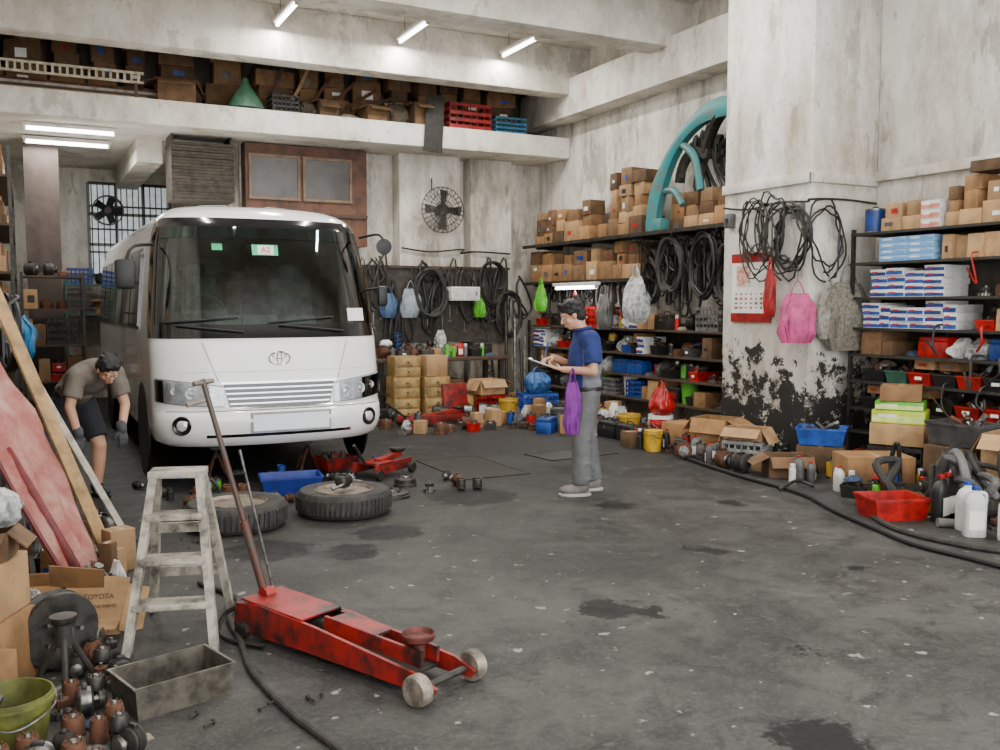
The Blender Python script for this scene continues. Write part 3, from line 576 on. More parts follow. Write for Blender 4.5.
for i,(y,z) in enumerate(((8.3,2.6),(7.25,2.62))):
    e=E('switch_box',(7.15,y,z)); MB().box((0,0,0),(.08,.12,.16),bev=.01).ob('box_body',grey,e); MB().box((-.045,0,0),(.02,.03,.05)).ob('switch_toggle',black,e); T(e,'small grey electrical switch box on the pillar','switch')
# ---- floor clutter, right side
def fb(x,y,*a,**k):
    occ(x,y,max(a[0],a[1])*.54); return carton(a[0],a[1],a[2],(x,y,k.pop('z',0)),k.pop('rz',0),k.pop('where','on the workshop floor'),**k)
fb(6.82,5.92,.6,.42,.3,rz=-.5,tone=0,lab=True); fb(6.55,6.7,.42,.3,.2,rz=-.5,tone=2,opened=True)
fb(6.72,7.95,.42,.38,.42,rz=-1.2,tone=0,opened=True); fb(6.75,8.55,.4,.35,.3,rz=-1.4,tone=0)
bin_(.44,.34,.17,(5.98,5.0,0),-.35,red,'bright red','on the workshop floor',fill=False); occ(5.98,5,.28); pipe((5.9,5.0,.012),steel,'inside the red bin',.12,.012,.08)
fb(7.05,6.75,.46,.36,.26,rz=-.9,tone=2); bin_(.46,.36,.17,(7.05,6.75,.27),-.9,blue,'blue','on top of floor boxes')
crate(.42,.32,.26,(6.62,7.35,0),-1.1,mat((.3,.3,.28),.6),'grey','on the workshop floor'); occ(6.62,7.35,.25)
carton(.4,.3,.12,(6.62,7.35,.27),-1.1,'on the grey crate',tone=1,opened=True)
for i,(w,h,m,z) in enumerate([(.48,.2,card[1],.34),(.46,.12,mat((.5,.62,.02),.5),.545),(.42,.08,green,.67),(.36,.14,card[0],.755)]):
    if m in (card[0],card[1]): carton(w,.36,h,(7.36,6.08,z),RZ+.5+.05*i,'in the stack beside parts shelving',tone=0 if m is card[0] else 1)
    else: pbox(w,.34,h,(7.36,6.08,z),RZ+.5+.04*i,'in the stack beside parts shelving',c1=m,c2=mat((.65,.75,.2),.5),cn='lime green')
crate(.48,.38,.33,(7.34,6.08,0),RZ+.5,black,'black','under the stacked boxes'); occ(7.34,6.08,.28)
fb(7.28,5.35,.5,.42,.42,rz=-1.5,tone=2); bin_(.5,.36,.2,(7.28,5.35,.43),RZ,grey,'grey','on floor boxes')
fb(7.2,4.75,.5,.4,.6,rz=-1.3,tone=1,opened=True)
for i,(x,y,cn,m) in enumerate([(6.0,4.3,'white',white),(6.12,4.45,'white',white),(6.1,4.1,'white',white),(6.3,4.75,'black',black),(6.18,4.72,'black',black)]): bottle(.15,.1,.36,(x,y,0),-.6+.2*i,m,cn,'on the workshop floor',capm=blue if cn=='white' else red); occ(x,y,.09)
for i in range(14):
    x=6.4+.19*(i%4); y=4.55+.28*(i//4); T(MB().tube(cr([(0,0,.02),(U(-.1,.1),U(-.1,.1),.15),(U(-.2,.2),U(-.2,.2),U(.25,.55)),(U(-.2,.1),U(-.2,.2),.3),(U(-.2,.2),U(-.2,.1),.06)]),U(.014,.034),8).ob('radiator_hose',rnd.choice([black,dsteel,rubber,grey]),None,(x,y,.02)),'bent rubber radiator hose in the floor pile','hose','hoses piled on floor')
for (x,y) in ((6.5,5.35),(6.75,4.95),(6.55,4.45),(6.85,5.3),(6.9,4.5)): motor((x,y,0),U(.07,.1),U(.2,.28),U(0,3),'in the floor pile'); occ(x,y,.13)
scatter(90,6.25,7.5,4.2,9.0,'mdgrxPcbOTotswakcm','in the floor pile by shelving',.32,sc=.9)
hp=[(6.4,8.3,.02),(6.25,7.9,.02),(6.05,6.9,.02),(5.95,5.95,.02),(5.68,5.3,.02),(5.48,4.7,.02),(5.36,4.3,.02),(5.38,3.9,.02),(5.4,3.4,.02),(5.5,2.6,.02)]
T(MB().tube(cr(hp),.018,8).ob('air_hose',black),'long black air hose lying along the floor','hose')
T(MB().tube(cr([(6.05,5.4,.02),(5.65,4.75,.02),(5.6,4.3,.02),(5.75,3.85,.02),(6.1,3.6,.02),(6.4,3.2,.02)]),.022,8).ob('air_hose',rubber),'thick black hose curling beside the bottles','hose')
T(MB().tube(cr([(6.8,5.3,.06),(6.6,5.0,.35),(6.45,4.8,.5),(6.3,4.6,.35),(6.2,4.5,.06),(6.0,4.6,.035)]),.035,10).ob('air_hose',mat((.13,.13,.12),.5)),'thick grey ribbed hose arched over floor parts','hose')
bucket((6.9,9.2,0),.15,.3,white,'white',lid=True); occ(6.9,9.2,.17); bucket((6.75,9.65,0),.14,.28,yellow,'yellow'); occ(6.75,9.65,.16)
sack(.3,.22,.32,(6.9,9.2,.32),RZ,red,'red plastic bag on top of a bucket',seed=21)
for i in range(5): toolbox((6.5,8.85+i*.42,0),RZ+U(-.1,.1),black,'black plastic','on the workshop floor'); occ(6.5,8.85+i*.42,.19)
crate(.5,.4,.3,(6.2,12.6,0),.2,red,'red','near the rear wall'); crate(.55,.4,.32,(6.9,12.3,0),-.2,blue,'blue','near the rear wall'); occ(6.2,12.6,.3); occ(6.9,12.3,.32); bucket((6.2,11.9,0),.14,.3,yellow,'yellow'); occ(6.2,11.9,.16)
carton(.42,.34,.22,(6.2,12.6,.31),.1,'on the red crate',opened=True); sack(.4,.3,.3,(6.9,12.3,.33),0,mat((.02,.1,.3),.6,var=.6),'blue plastic bag on a crate',seed=27)
scatter(60,6.65,7.45,8.9,13.4,'cbTCOgkrydcmtwxo','at the foot of the shelving',.38)
scatter(44,5.9,7.3,10.2,13.3,'CcOkgPmTdrxbcmt','near the rear wall shelving',.36)
# ---- back wall stuff
def wfan(loc):
    e=E('wall_fan',loc); b=MB(); R=.36
    for a in range(28):
        t=2*pi*a/28; b.tube(cr([(math.cos(t)*.06,-.17,math.sin(t)*.06),(math.cos(t)*R*.7,-.16,math.sin(t)*R*.7),(math.cos(t)*R,-.09,math.sin(t)*R),(math.cos(t)*R*.7,-.02,math.sin(t)*R*.7)],3),.005,5)
    for r in (.36,.25,.14): b.tube([(math.cos(2*pi*i/32)*r,-.09 if r==.36 else -.165,math.sin(2*pi*i/32)*r) for i in range(32)],.007,5,True)
    b.ob('fan_cage',dsteel,e); fmo=MB().lathe([(.09,-.12),(.1,-.05),(.08,.04)],(0,0,0),(0,1,0),18).ob('fan_motor',grime,e)
    for k in range(4):
        q=MB(); q.poly([(.05,-.1,-.03),(.3,-.08,-.09),(.32,-.12,.06),(.05,-.12,.04),(.05,-.095,-.03),(.3,-.075,-.09),(.32,-.115,.06),(.05,-.115,.04)],[(0,1,2,3),(7,6,5,4),(0,4,5,1),(1,5,6,2),(2,6,7,3),(3,7,4,0)]); q.mv(M.Rotation(k*pi/2,4,'Y')); q.ob('fan_blade',dsteel,fmo)
    MB().box((0,.06,0),(.08,.12,.14)).ob('wall_bracket',dsteel,e); MB().cyl((-.15,0,.3),(-.15,0,.5),.01).ob('pull_cord',black,e)
    T(e,'dark caged fan mounted on the rear column','fan')
wfan((5.95,13.76,3.15)); 
e=E('exhaust_fan',(1.35,17.75,3.3)); MB().lathe([(.24,-.08),(.26,-.08),(.26,.08),(.24,.08),(.24,-.08)],axis=(0,1,0),cap=False).ob('fan_ring',black,e)
for k in range(5): MB().box((.13,0,0),(.2,.02,.12),rot=(.4,0,0)).mv(M.Rotation(k*2*pi/5,4,'Y')).ob('fan_blade',black,e)
MB().lathe([(.06,-.05),(.06,.05)],axis=(0,1,0)).ob('fan_hub',black,e); T(e,'black fan fixed in the barred window','fan')
e=E('tool_board',(5.9,13.85,1.05)); MB().box((0,0,.6),(2.6,.03,1.2)).ob('board_panel',mat((.05,.04,.03),.8,var=.6),e); MB().box((0,-.02,1.2),(2.64,.04,.04)).ob('board_edge',dwood,e); T(e,'dark greasy tool board on the rear wall','tool board')
e=E('workbench',(5.7,13.4,0)); MB().box((0,0,.82),(2.2,.7,.06),bev=.01).ob('bench_top',dwood,e)
for sx_ in (-1,1):
    for sy in (-1,1): MB().box((sx_*1.0,sy*.28,.395),(.07,.07,.79)).ob('bench_leg',dsteel,e)
T(e,'greasy wooden workbench against the rear wall','bench')
row('x',4.65,6.75,13.55,.85,.3,0,mixed('on the workbench',.3,.5,'mdcotwgbxsTrC'),(0,.01)); row('x',4.65,6.75,13.2,.85,.2,0,mixed('on the workbench front',.22,.24,'motagdrxcb'),(0,.02))
row('x',4.75,6.65,13.4,0,.4,0,mixed('under the workbench',.4,.55,'cccCOk'),(0,.02))
e=E('wall_cabinet',(6.3,13.68,1.72)); MB().box((0,0,.11),(.5,.24,.22),bev=.006).ob('cabinet_body',white,e); dr=MB().box((0,-.125,.11),(.46,.012,.18)).ob('cabinet_door',mat((.6,.6,.58),.5,var=.3),e); MB().box((.18,-.135,.11),(.02,.012,.06)).ob('door_handle',steel,dr); T(e,'small white metal cabinet on the rear wall','cabinet')
for i,(x,y,z) in enumerate([(4.9,12.75,0),(5.35,12.7,0),(5.8,12.75,0),(4.9,12.75,.302),(5.35,12.7,.302),(4.92,12.76,.604)]):
    e=E('drawer_box',(x,y,z),(0,0,U(-.04,.04))); MB().box((0,0,.15),(.4,.36,.3),bev=.005).ob('box_body',mat((.36,.21,.06),.6,var=.5,rv=.3),e)
    for zz in (.08,.22): df=MB().box((0,-.185,zz),(.36,.012,.12),bev=.004).ob('drawer_front',mat((.42,.27,.09),.6,var=.5,rv=.2),e); MB().cyl((0,-.19,zz),(0,-.215,zz),.012,n=10).ob('drawer_knob',black,df)
    T(e,'pale wooden two-drawer parts box near the workbench','drawer box')
carton(.34,.3,.3,(5.35,12.7,.61),.1,'on stacked drawer boxes',tone=1); T(MB().box((0,0,.25),(.42,.05,.5),bev=.01).ob('steel_sheet',jackred,None,(5.62,12.45,0),(-.12,0,.15)),'dark red steel sheet standing by drawer boxes','sheet')
def hcable(x,y,z,L,w,m_): 
    P=[(0,0,0),(w*.6,-.03,-L*.35),(w,-.04,-L*.8),(w*.5,-.02,-L),(0,-.05,-L*.8),(-w*.2,-.02,-L*.3),(.03,0,-.02)]
    return T(MB().tube(cr(P),U(.009,.022),6).ob('hanging_cable',m_,None,(x,y,z)),'looped cable hanging on the rear wall','cable','cables hanging on rear wall')
for i in range(40): x=4.65+i*.07; hcable(x,13.80,U(1.7,2.5),U(.3,.95),U(.08,.24)*rnd.choice((-1,1)),rnd.choice([black,black,dsteel,rubber,rubber]))
coil((5.75,13.7,1.75),.28,.024,4,(pi/2,pi/2,0),rubber,'thick black hose coil hanging on rear wall',drop=.3); coil((6.85,13.72,1.9),.25,.02,4,(pi/2,pi/2,0),black,'black hose coil hanging on the rear wall',drop=.4); coil((7.15,13.7,1.4),.25,.02,4,(pi/2,pi/2,0),dsteel,'dark hose coil hanging on the rear wall',drop=.4)
for i in range(14): spanner(4.7+i*.13,13.82,1.6+U(-.2,.2),U(.2,.38),0,'hanging on the rear wall',pi/2)
for x,m,l,s in ((5.42,mat((.26,.3,.34),.6),'grey blue plastic bag hanging on rear wall',1.2),(6.62,green,'green bag hanging on the rear wall',.8),(5.05,mat((.05,.1,.2),.6),'dark blue cloth bag hanging on rear wall',1)):
    sack(.26*s,.14,.38*s,(x,13.74,1.45),0,m,l,seed=x,cord=.08)
T(MB().tube(cr([(5.31,13.84,2.55),(5.8,13.84,2.5),(6.36,13.84,2.55),(6.45,14.1,2.5),(6.6,13.86,2.52),(7.25,13.86,2.5)]),.014,6).ob('electric_cable',black),'black conduit cable along the rear columns','cable')
for i,(x,y,lean) in enumerate(((7.05,13.3,.1),(7.15,13.2,.05),(6.98,13.45,.08),(7.25,13.35,.12),(4.55,13.6,.1),(4.45,13.5,.05),(4.3,13.6,.02),(6.85,13.5,-.1))):
    T(MB().cyl((0,0,0),(lean,.2,U(1.1,1.7)),U(.012,.03),n=10).ob('metal_bar',rnd.choice([dsteel,rust,steel]),None,(x,y,0)),'long metal bar leaning against the rear wall','bar','bars leaning on the rear wall')
def redtrolley(loc,rz,L,label):
    e=E('transmission_jack',loc,(0,0,rz)); b=MB(); b.box((0,-.13,.1),(L,.02,.1),bev=.004); b.box((0,.13,.1),(L,.02,.1),bev=.004); b.box((-L*.2,0,.14),(L*.4,.28,.02)); b.ob('jack_frame',jackred,e)
    for sx_ in (-1,1):
        for sy in (-1,1): MB().lathe([(.03,-.02),(.05,-.02),(.05,.02),(.03,.02)],(sx_*L*.45,sy*.16,.05),(0,1,0),16).ob('jack_wheel',dsteel,e)
    MB().box((L*.15,0,.16),(L*.6,.08,.05),rot=(0,-.12,0)).ob('lift_arm',jackred,e); MB().lathe([(.06,0),(.08,.02),(.08,.035),(.05,.03)],(L*.42,0,.2)).ob('saddle',dsteel,e)
    MB().cyl((-L*.45,0,.14),(-L*.75,0,.35),.015).ob('jack_handle',dsteel,e); T(e,label,'jack')
redtrolley((4.95,11.75,0),.1,.95,'low red trolley jack parked near the rear wall'); redtrolley((3.05,8.5,0),.6,.6,'small red trolley jack beside the vehicle'); occ(4.95,11.75,.5)
scatter(26,4.2,6.1,10.9,12.5,'mdgPrxObTc','on the floor by the workbench',.3)
# ---- loft cabin and duct
e=E('loft_cabin',(3.85,14.05,2.55)); br=mat((.12,.045,.02),.6,var=.6,sc=5); MB().box((0,0,.73),(1.85,.28,1.46)).ob('cabin_panel',br,e); fmm=mat((.2,.12,.07),.6)
for x in (-.5,.3):
    gl=MB().box((x,-.15,.98),(.68,.01,.58)).ob('window_glass',mat((.016,.011,.008),.3,coat=.2,c2=(.05,.035,.025),sc=3),e)
    for s in (-1,1): MB().box((x+s*.36,-.155,.98),(.04,.03,.66)).ob('window_frame',fmm,gl); MB().box((x,-.155,.98+s*.31),(.68,.03,.04)).ob('window_frame',fmm,gl)
MB().box((0,-.16,.45),(1.85,.03,.05)).ob('cabin_ledge',dwood,e); T(e,'brown wooden loft cabin with dark glazed windows','cabin')
e=E('ventilation_duct',(2.3,13.9,3.12)); dm=mat((.08,.065,.05),.6,.4,var=.5); MB().box((0,.1,.4),(.85,.6,.8)).ob('duct_body',dm,e)
for i in range(9): MB().box((0,-.21,.06+i*.085),(.85,.05,.03),rot=(.5,0,0)).ob('duct_louver',mat((.09,.075,.06),.6,.4,var=.5),e)
for s in (-1,1): MB().box((s*.4,.1,.855),(.03,.5,.11)).ob('hanger_strap',dsteel,e)
T(e,'brown louvered metal ventilation duct beneath the loft slab','duct')
# ---- mezzanine junk
W3='on the loft ledge'
crate(.72,.45,.4,(6.25,13.5,4.36),.02,red,'red',W3); crate(.55,.4,.26,(6.98,13.5,4.36),0,mat((.02,.12,.2),.5),'dark teal',W3)
def mz(w,loc,rz):
    if w is None: mz.k=rnd.choice('cccOgdmTCrg'); return U(.24,.5) if mz.k not in 'TCr' else .38
    h=U(.16,.42)
    if mz.k in 'cO':
        carton(w,U(.35,.5),h,loc,U(-.2,.2),W3,group='cartons on the loft ledge',tone=rnd.choice([0,2,2,2]),opened=mz.k=='O')
        if mz.k=='c' and rnd.random()<.8: item(rnd.choice('crgP'),w*.6,.3,.2,(loc[0],loc[1],loc[2]+h+.003),U(-.2,.2),W3)
    elif mz.k=='g': sack(w*.85,.4,h,loc,0,mat((.1,.075,.05),.8,var=.6),'dirty sacking bundle '+W3,handle=False,name='cloth_sack',seed=U(0,40))
    elif mz.k=='d': drum(loc,w*.4,.2,where=W3)
    elif mz.k=='m': motor(loc,.12,w*.8,0,W3,rust)
    else: item(mz.k if mz.k in 'TCr' else 'b',.38,.36,.3,loc,0,W3)
row('x',1.7,2.6,13.48,4.36,.5,0,mz,(.0,.02)); row('x',3.2,5.8,13.48,4.36,.5,0,mz,(.0,.02)); row('x',7.3,7.6,13.5,4.36,.5,0,mz)
row('x',-.5,7.5,14.05,4.36,.3,0,cartons('at the back of the loft','cartons at the back of loft',dep=.45,stack=.9,zmax=.95,wr=(.3,.7),hr=(.2,.45),tone=2,jit=.12),(.02,.08))
for i in range(4): plank((-.5+.1*i,13.42+.07*i,4.385+.05*i),(1.55+.1*i,13.42+.07*i,4.385+.05*i),.045,.06,[wood,dwood,aged,rust][i],'long weathered board lying on the loft ledge',up=(0,1,0))
for i in range(8): plank((3.2+.3*i,13.7,4.4+.05*i),(3.5+.35*i,13.78,5.2-.07*i),.05,.02,rnd.choice([dwood,wood,rust]),'short weathered board propped among the loft boxes')
e=E('slatted_bench',(.55,13.3,4.36)); b=MB()
for i in range(22): b.box((-.9+i*.085,0,.27),(.03,.02,.1))
b.box((0,0,.33),(1.9,.03,.03)); b.box((0,0,.21),(1.9,.03,.03)); b.ob('slat_panel',mat((.5,.44,.32),.7,var=.5),e)
for s in (-1,1): MB().box((s*.85,0,.1),(.04,.04,.2)).ob('bench_leg',dwood,e)
T(e,'long pale slatted panel lying on the loft ledge','panel')
e=E('funnel',(2.85,13.42,4.36)); MB().lathe([(.27,0),(.27,.02),(.2,.16),(.06,.36),(.04,.42),(.04,.44)],n=20,sy=.7).ob('funnel_cone',mat((.05,.14,.08),.6),e); MB().lathe([(.28,0),(.29,.015),(.27,.03)],n=20,sy=.7).ob('funnel_rim',black,e); T(e,'green plastic cone shape standing on the loft ledge','cone')
T(MB().box((0,0,0),(.3,.03,.85),rot=(.0,.06,0),bev=.006).ob('metal_sheet',grime,None,(5.6,13.18,4.38)),'dark metal sheet hanging over the loft edge','sheet')
# ---- left side racks
rack(-.58,-.08,11.0,14.3,(1.5,2.0,2.5,3.0),dsteel,'tall steel rack against the side wall full of cartons',3.3,shelf_m=dwood)
for z in (1.5,2.0,2.5,3.0): row('y',11.1,14.2,-.33,z,.4,pi/2,cartons('in the side wall rack','cartons in the side wall rack',dep=.36,stack=.6,zmax=.4))
rack(.6,2.7,17.2,17.7,(1.5,2.0),mat((.04,.1,.07),.5,.3),'green steel rack below the barred window',2.1)
for z in (1.5,2.0): row('x',.65,2.6,17.45,z,.4,0,mixed('in the green rack',.36,.32,'cmdtobOgC'),(0,.02))
rack(-.05,.75,14.2,14.7,(.6,1.1,1.6,2.05),dsteel,'grimy steel rack behind the minibus',2.1,shelf_m=dwood)
for z in (.6,1.1,1.6,2.05): row('x',-.02,.7,14.45,z,.4,0,mixed('in the grimy rack',.36,.42,'cmdgbCcc'),(0,.02))
# ------------------------------------------------------------ BUS
def interp(t,z):
    if z<=t[0][0]: return t[0][1]
    for (a,b),(c,d) in zip(t,t[1:]):
        if z<=c: return b+(d-b)*(z-a)/(c-a)
    return t[-1][1]
YF=[(.38,.05),(.42,-.01),(.50,-.06),(.62,-.075),(.69,-.06),(.73,-.02),(1.0,.0),(1.34,.07),(1.42,.1),(2.38,.38),(2.45,.42),(2.52,.52),(2.58,.72),(2.62,1.0),(2.65,1.5),(2.66,2.2)]
WF=[(.38,.98),(.42,1.04),(.55,1.07),(1.3,1.07),(1.5,1.06),(2.2,.995),(2.38,.96),(2.45,.93),(2.52,.87),(2.58,.77),(2.62,.62),(2.65,.4),(2.66,.2)]
NE=2.7; L0=.52; LEN=6.6
def sa(a,z,off=0):
    w=interp(WF,z); sn=math.sin(a); cs=math.cos(a); e_=2/NE
    return V((w*math.copysign(abs(sn)**e_,sn)+off*sn,interp(YF,z)+L0*(1-abs(cs)**e_)-off*cs,z))
def sx(x,z,off=0):
    w=interp(WF,z); k=min(abs(x)/w,1)**(NE/2); return sa(math.copysign(math.asin(k),x),z,off)
bus=E('minibus',(2.06,8.46,0)); paint=mat((.88,.875,.84),.18,var=.05,coat=.8,sc=3); bk=mat((.006,.006,.007),.12,var=.2,coat=.6)
zl=[.38,.42,.5,.56,.62,.69,.73,.85,1.0,1.2,1.34,1.42,1.6,1.9,2.2,2.38,2.45,2.5,2.54,2.58,2.6,2.62,2.64,2.65,2.66]
NA=48; A=[-pi/2+pi*i/NA for i in range(NA+1)]; side=[LEN-i*(LEN-1.3)/10 for i in range(11)]
b=MB(); grid=[]
for z in zl:
    w=interp(WF,z); yb=LEN-max(0,(z-2.4))*1.2
    r=[V((-w,min(y,yb),z)) for y in side]+[sa(a,z) for a in A]+[V((w,min(y,yb),z)) for y in side[::-1]]
    grid.append([b.bm.verts.new(p) for p in r])
ns=len(side); n=len(grid[0]); KW=3
for i in range(len(zl)-1):
    zc=(zl[i]+zl[i+1])/2
    for j in range(n-1):
        if 1.42<zc<2.38 and ns+KW<=j<ns+NA-KW: continue
        if 1.42<zc<2.2 and (j<ns-1 or j>=n-ns): continue
        f=b.bm.faces.new((grid[i][j],grid[i][j+1],grid[i+1][j+1],grid[i+1][j])); f.smooth=True
    b.bm.faces.new((grid[i][0],grid[i+1][0],grid[i+1][-1],grid[i][-1]))
b.bm.faces.new(grid[-1])
b.ob('bus_body',paint,bus)
def patch(name,fn,ns_,nt_,off,m,parent=bus,th=.012,ang=False):
    g=sa if ang else sx; F_=[];B_=[]
    q=MB()
    for j in range(nt_+1):
        fr=[];bb=[]
        for i in range(ns_+1):
            x,z=fn(i/ns_,j/nt_); fr.append(q.bm.verts.new(g(x,z,off))); bb.append(q.bm.verts.new(g(x,z,off-th)))
        F_.append(fr);B_.append(bb)
    for j in range(nt_):
        for i in range(ns_):
            f=q.bm.faces.new((F_[j][i],F_[j][i+1],F_[j+1][i+1],F_[j+1][i])); f.smooth=True
            f=q.bm.faces.new((B_[j][i+1],B_[j][i],B_[j+1][i],B_[j+1][i+1])); f.smooth=True
    for i in range(ns_): q.bm.faces.new((B_[0][i],B_[0][i+1],F_[0][i+1],F_[0][i])); q.bm.faces.new((F_[-1][i],F_[-1][i+1],B_[-1][i+1],B_[-1][i]))
    for j in range(nt_): q.bm.faces.new((F_[j][0],F_[j+1][0],B_[j+1][0],B_[j][0])); q.bm.faces.new((B_[j][-1],B_[j+1][-1],F_[j+1][-1],F_[j][-1]))
    return q.ob(name,m,parent)
def rect(x0,x1,z0,z1): return lambda s,t:(x0+(x1-x0)*s,z0+(z1-z0)*t)
aw=A[NA-KW]; ae=1.545
ws=patch('windshield',rect(-aw*1.0,aw*1.0,1.42,2.38),44,10,.002,glassmat((.46,.52,.51),.045),ang=True,th=.006)
patch('windshield_surround',rect(-ae,ae,1.35,1.475),48,2,.006,bk,ws,ang=True); patch('windshield_surround',rect(-ae,ae,2.37,2.455),48,3,.006,bk,ws,ang=True)
patch('sun_strip',rect(-1.2,1.2,2.26,2.37),40,2,.007,glassmat((.08,.45,.4),.05),ws,ang=True,th=.003)
for s in (-1,1): patch('windshield_pillar',rect(*((1.26,ae) if s>0 else (-ae,-1.26)),1.4,2.42),6,10,.008,bk,ws,ang=True)
reflm=mat((.88,.89,.9),.2,.35,var=.3,sc=20); halm=mat((.8,.82,.85),.25,.1,var=.3,sc=18,c2=(.55,.57,.6))
for s in (-1,1):
    wb_=MB().box((s*1.03,3.95,1.81),(.02,5.3,.8),rot=(0,-s*.083,0)).ob('window_band',bk,bus)
    for k in range(6):
        y0=1.35+k*.87; MB().box((s*1.044,y0+.42,1.81),(.012,.78,.74),rot=(0,-s*.083,0)).ob('side_window',mat((.02,.027,.028),.05,coat=.8),wb_)
    MB().lathe([(.46,-.01),(.46,.01)],(s*1.062,1.15,.45),(1,0,0),28).ob('wheel_arch',black,bus)
    MB().lathe([(.46,-.01),(.46,.01)],(s*1.062,5.1,.45),(1,0,0),28).ob('wheel_arch',black,bus)
    MB().lathe([(.2,-.11),(.35,-.11),(.375,-.08),(.375,.08),(.35,.11),(.2,.11)],(s*.93,5.1,.375),(1,0,0),28).ob('rear_wheel',rubber,bus)
    MB().lathe([(.12,-.06),(.19,-.06),(.19,-.03),(.08,0),(.08,.05),(.06,.08)],(s*.85,1.15,.42),(s,0,0),22).ob('brake_hub',rust,bus)
    def hf(u,t,s=s):
        v=u if s>0 else 1-u; x=(.5+.54*v)*s; z0=.75+.045*v**2; z1=.915+.075*v**.8
        return (x,z0+(z1-z0)*t)
    patch('headlight_rim',lambda u,t,s=s:((lambda x,z:(x,z+(-.008 if t<.5 else .008)))(*hf(u,t))),16,4,.002,mat((.12,.12,.13),.4),bus)
    hh=patch('headlight_housing',hf,16,4,.006,halm); patch('headlight_lens',hf,16,4,.022,glassmat((.97,.98,.98),.1),hh,th=.004)
    for xx,zz,r in ((.61,.835,.058),(.77,.86,.052),(.9,.885,.034)):
        p=sx(s*xx,zz,.008); MB().lathe([(r*1.04,.0),(r*1.04,.01),(r*.95,.011),(r*.85,.002),(r*.4,-.004),(r*.35,.008),(.004,.012)],p,(s*.15*xx,-1,0),18).ob('lamp_reflector',reflm,hh)
    fx=s*.86; p=sx(fx,.585,.004); fr_=MB().lathe([(.085,-.01),(.085,.004),(.075,.007),(.06,.0),(.01,-.004)],p,(s*.5,-1,0),20).ob('fog_lamp_recess',bk,bus); MB().lathe([(.045,-.004),(.047,.008),(.04,.014),(.01,.016)],p,(s*.5,-1,0),18).ob('fog_lamp',reflm,fr_)
def gf(x0,x1,z0,z1,tp=.0): return lambda u,t:((x0+(x1-x0)*u)*(1+tp*t),z0+(z1-z0)*t)
gr_=patch('grille_recess',gf(-.46,.46,.735,.945,.1),16,3,.003,bk)
for i in range(4):
    z=.762+i*.046; patch('grille_slat',gf(-.452-.014*i,.452+.014*i,z,z+.011),16,1,.010,chrome,gr_,th=.007)
patch('grille_surround',gf(-.52,.52,.945,.962),16,1,.016,chrome,gr_,th=.014); patch('grille_surround',gf(-.475,.475,.724,.736),16,1,.012,chrome,gr_,th=.01)
patch('bumper_seam',rect(-1.03,1.03,.704,.711),34,1,.002,mat((.03,.03,.03),.5)); patch('intake_slot',rect(-.66,.66,.468,.497),20,1,.004,bk)
npl=patch('number_plate_frame',rect(-.29,.45,.5,.685),8,1,.012,mat((.3,.3,.3),.5)); patch('number_plate',rect(-.265,.425,.52,.665),8,1,.022,mat((.85,.87,.9),.5,var=.03),npl)
patch('panel_seam',rect(-1.0,1.0,1.05,1.054),24,1,.001,mat((.4,.4,.38),.5))
for s in (-1,1): patch('bonnet_crease',lambda u,t,s=s:(s*(.66-.12*u+.012*t),1.32-.35*u),10,1,.003,mat((.5,.5,.48),.4))
def oval(cx,cz,rx,rz_): return [V((cx+math.cos(2*pi*i/40)*rx,sx(0,1.17).y-.01,cz+math.sin(2*pi*i/40)*rz_)) for i in range(40)]
q=MB(); q.tube(oval(0,1.165,.095,.062),.0055,6,True); q.tube(oval(0,1.165,.022,.056),.0035,6,True); q.tube(oval(0,1.192,.06,.028),.0035,6,True); q.ob('front_emblem',mat((.5,.5,.52),.2,1,var=.1),bus)
for x0,x1 in ((-.3,-.86),(.62,.02)):
    q=MB(); P=[sx(x0+(x1-x0)*t,1.41+.06*t,.035) for t in [i/8 for i in range(9)]]; q.tube(P,.008,6); P=[sx(x1-.1+.62*t,1.49+.05*t,.026) for t in [i/8 for i in range(9)]]; q.tube(P,.008,6); q.ob('wiper',black,ws)
e1=MB(); e1.tube(cr([(-1.0,.6,2.2),(-1.2,.35,2.16),(-1.27,.3,2.0)]),.014); e1.box((-1.27,.3,1.92),(.17,.07,.26),bev=.03); e1.ob('wing_mirror',black,bus)
e1=MB(); e1.tube(cr([(.95,.55,2.32),(1.05,.3,2.34),(1.1,.25,2.28)]),.012); e1.lathe([(.02,-.04),(.075,-.02),(.08,.0),(.02,.01)],(1.1,.25,2.22),(0,-1,0)); e1.ob('wing_mirror',black,bus)
e1=MB(); e1.tube(cr([(1.0,.6,1.8),(1.14,.45,1.82)]),.012); e1.box((1.14,.42,1.74),(.1,.06,.2),bev=.025); e1.ob('wing_mirror',black,bus)
gst=mat((.02,.5,.2),.4); patch('windshield_sticker',rect(-.52,-.43,2.15,2.21),2,1,.012,gst,ws,th=.002); st_=patch('windshield_sticker',rect(-.17,.07,2.11,2.21),3,1,.012,gst,ws,th=.002)
patch('sticker_panel',rect(-.12,.03,2.118,2.205),2,1,.015,paper,st_,th=.002); p=sx(-.045,2.16,.019); txt('A2',.075,mat((.5,.02,.02),.5),st_,p,(pi/2-.26,0,0)); patch('windshield_sticker',rect(.7,.88,1.5,1.62),2,1,.012,mat((.8,.8,.78),.5,var=.05),ws,th=.002)
q=MB(); q.box((0,3.6,.98),(1.9,5.6,.04)); q.box((0,6.4,1.5),(1.9,.05,1.0)); q.ob('cabin_floor',grime,bus)
MB().box((0,.66,1.3),(1.6,.4,.2),bev=.05).ob('dashboard',mat((.04,.04,.04),.6),bus)
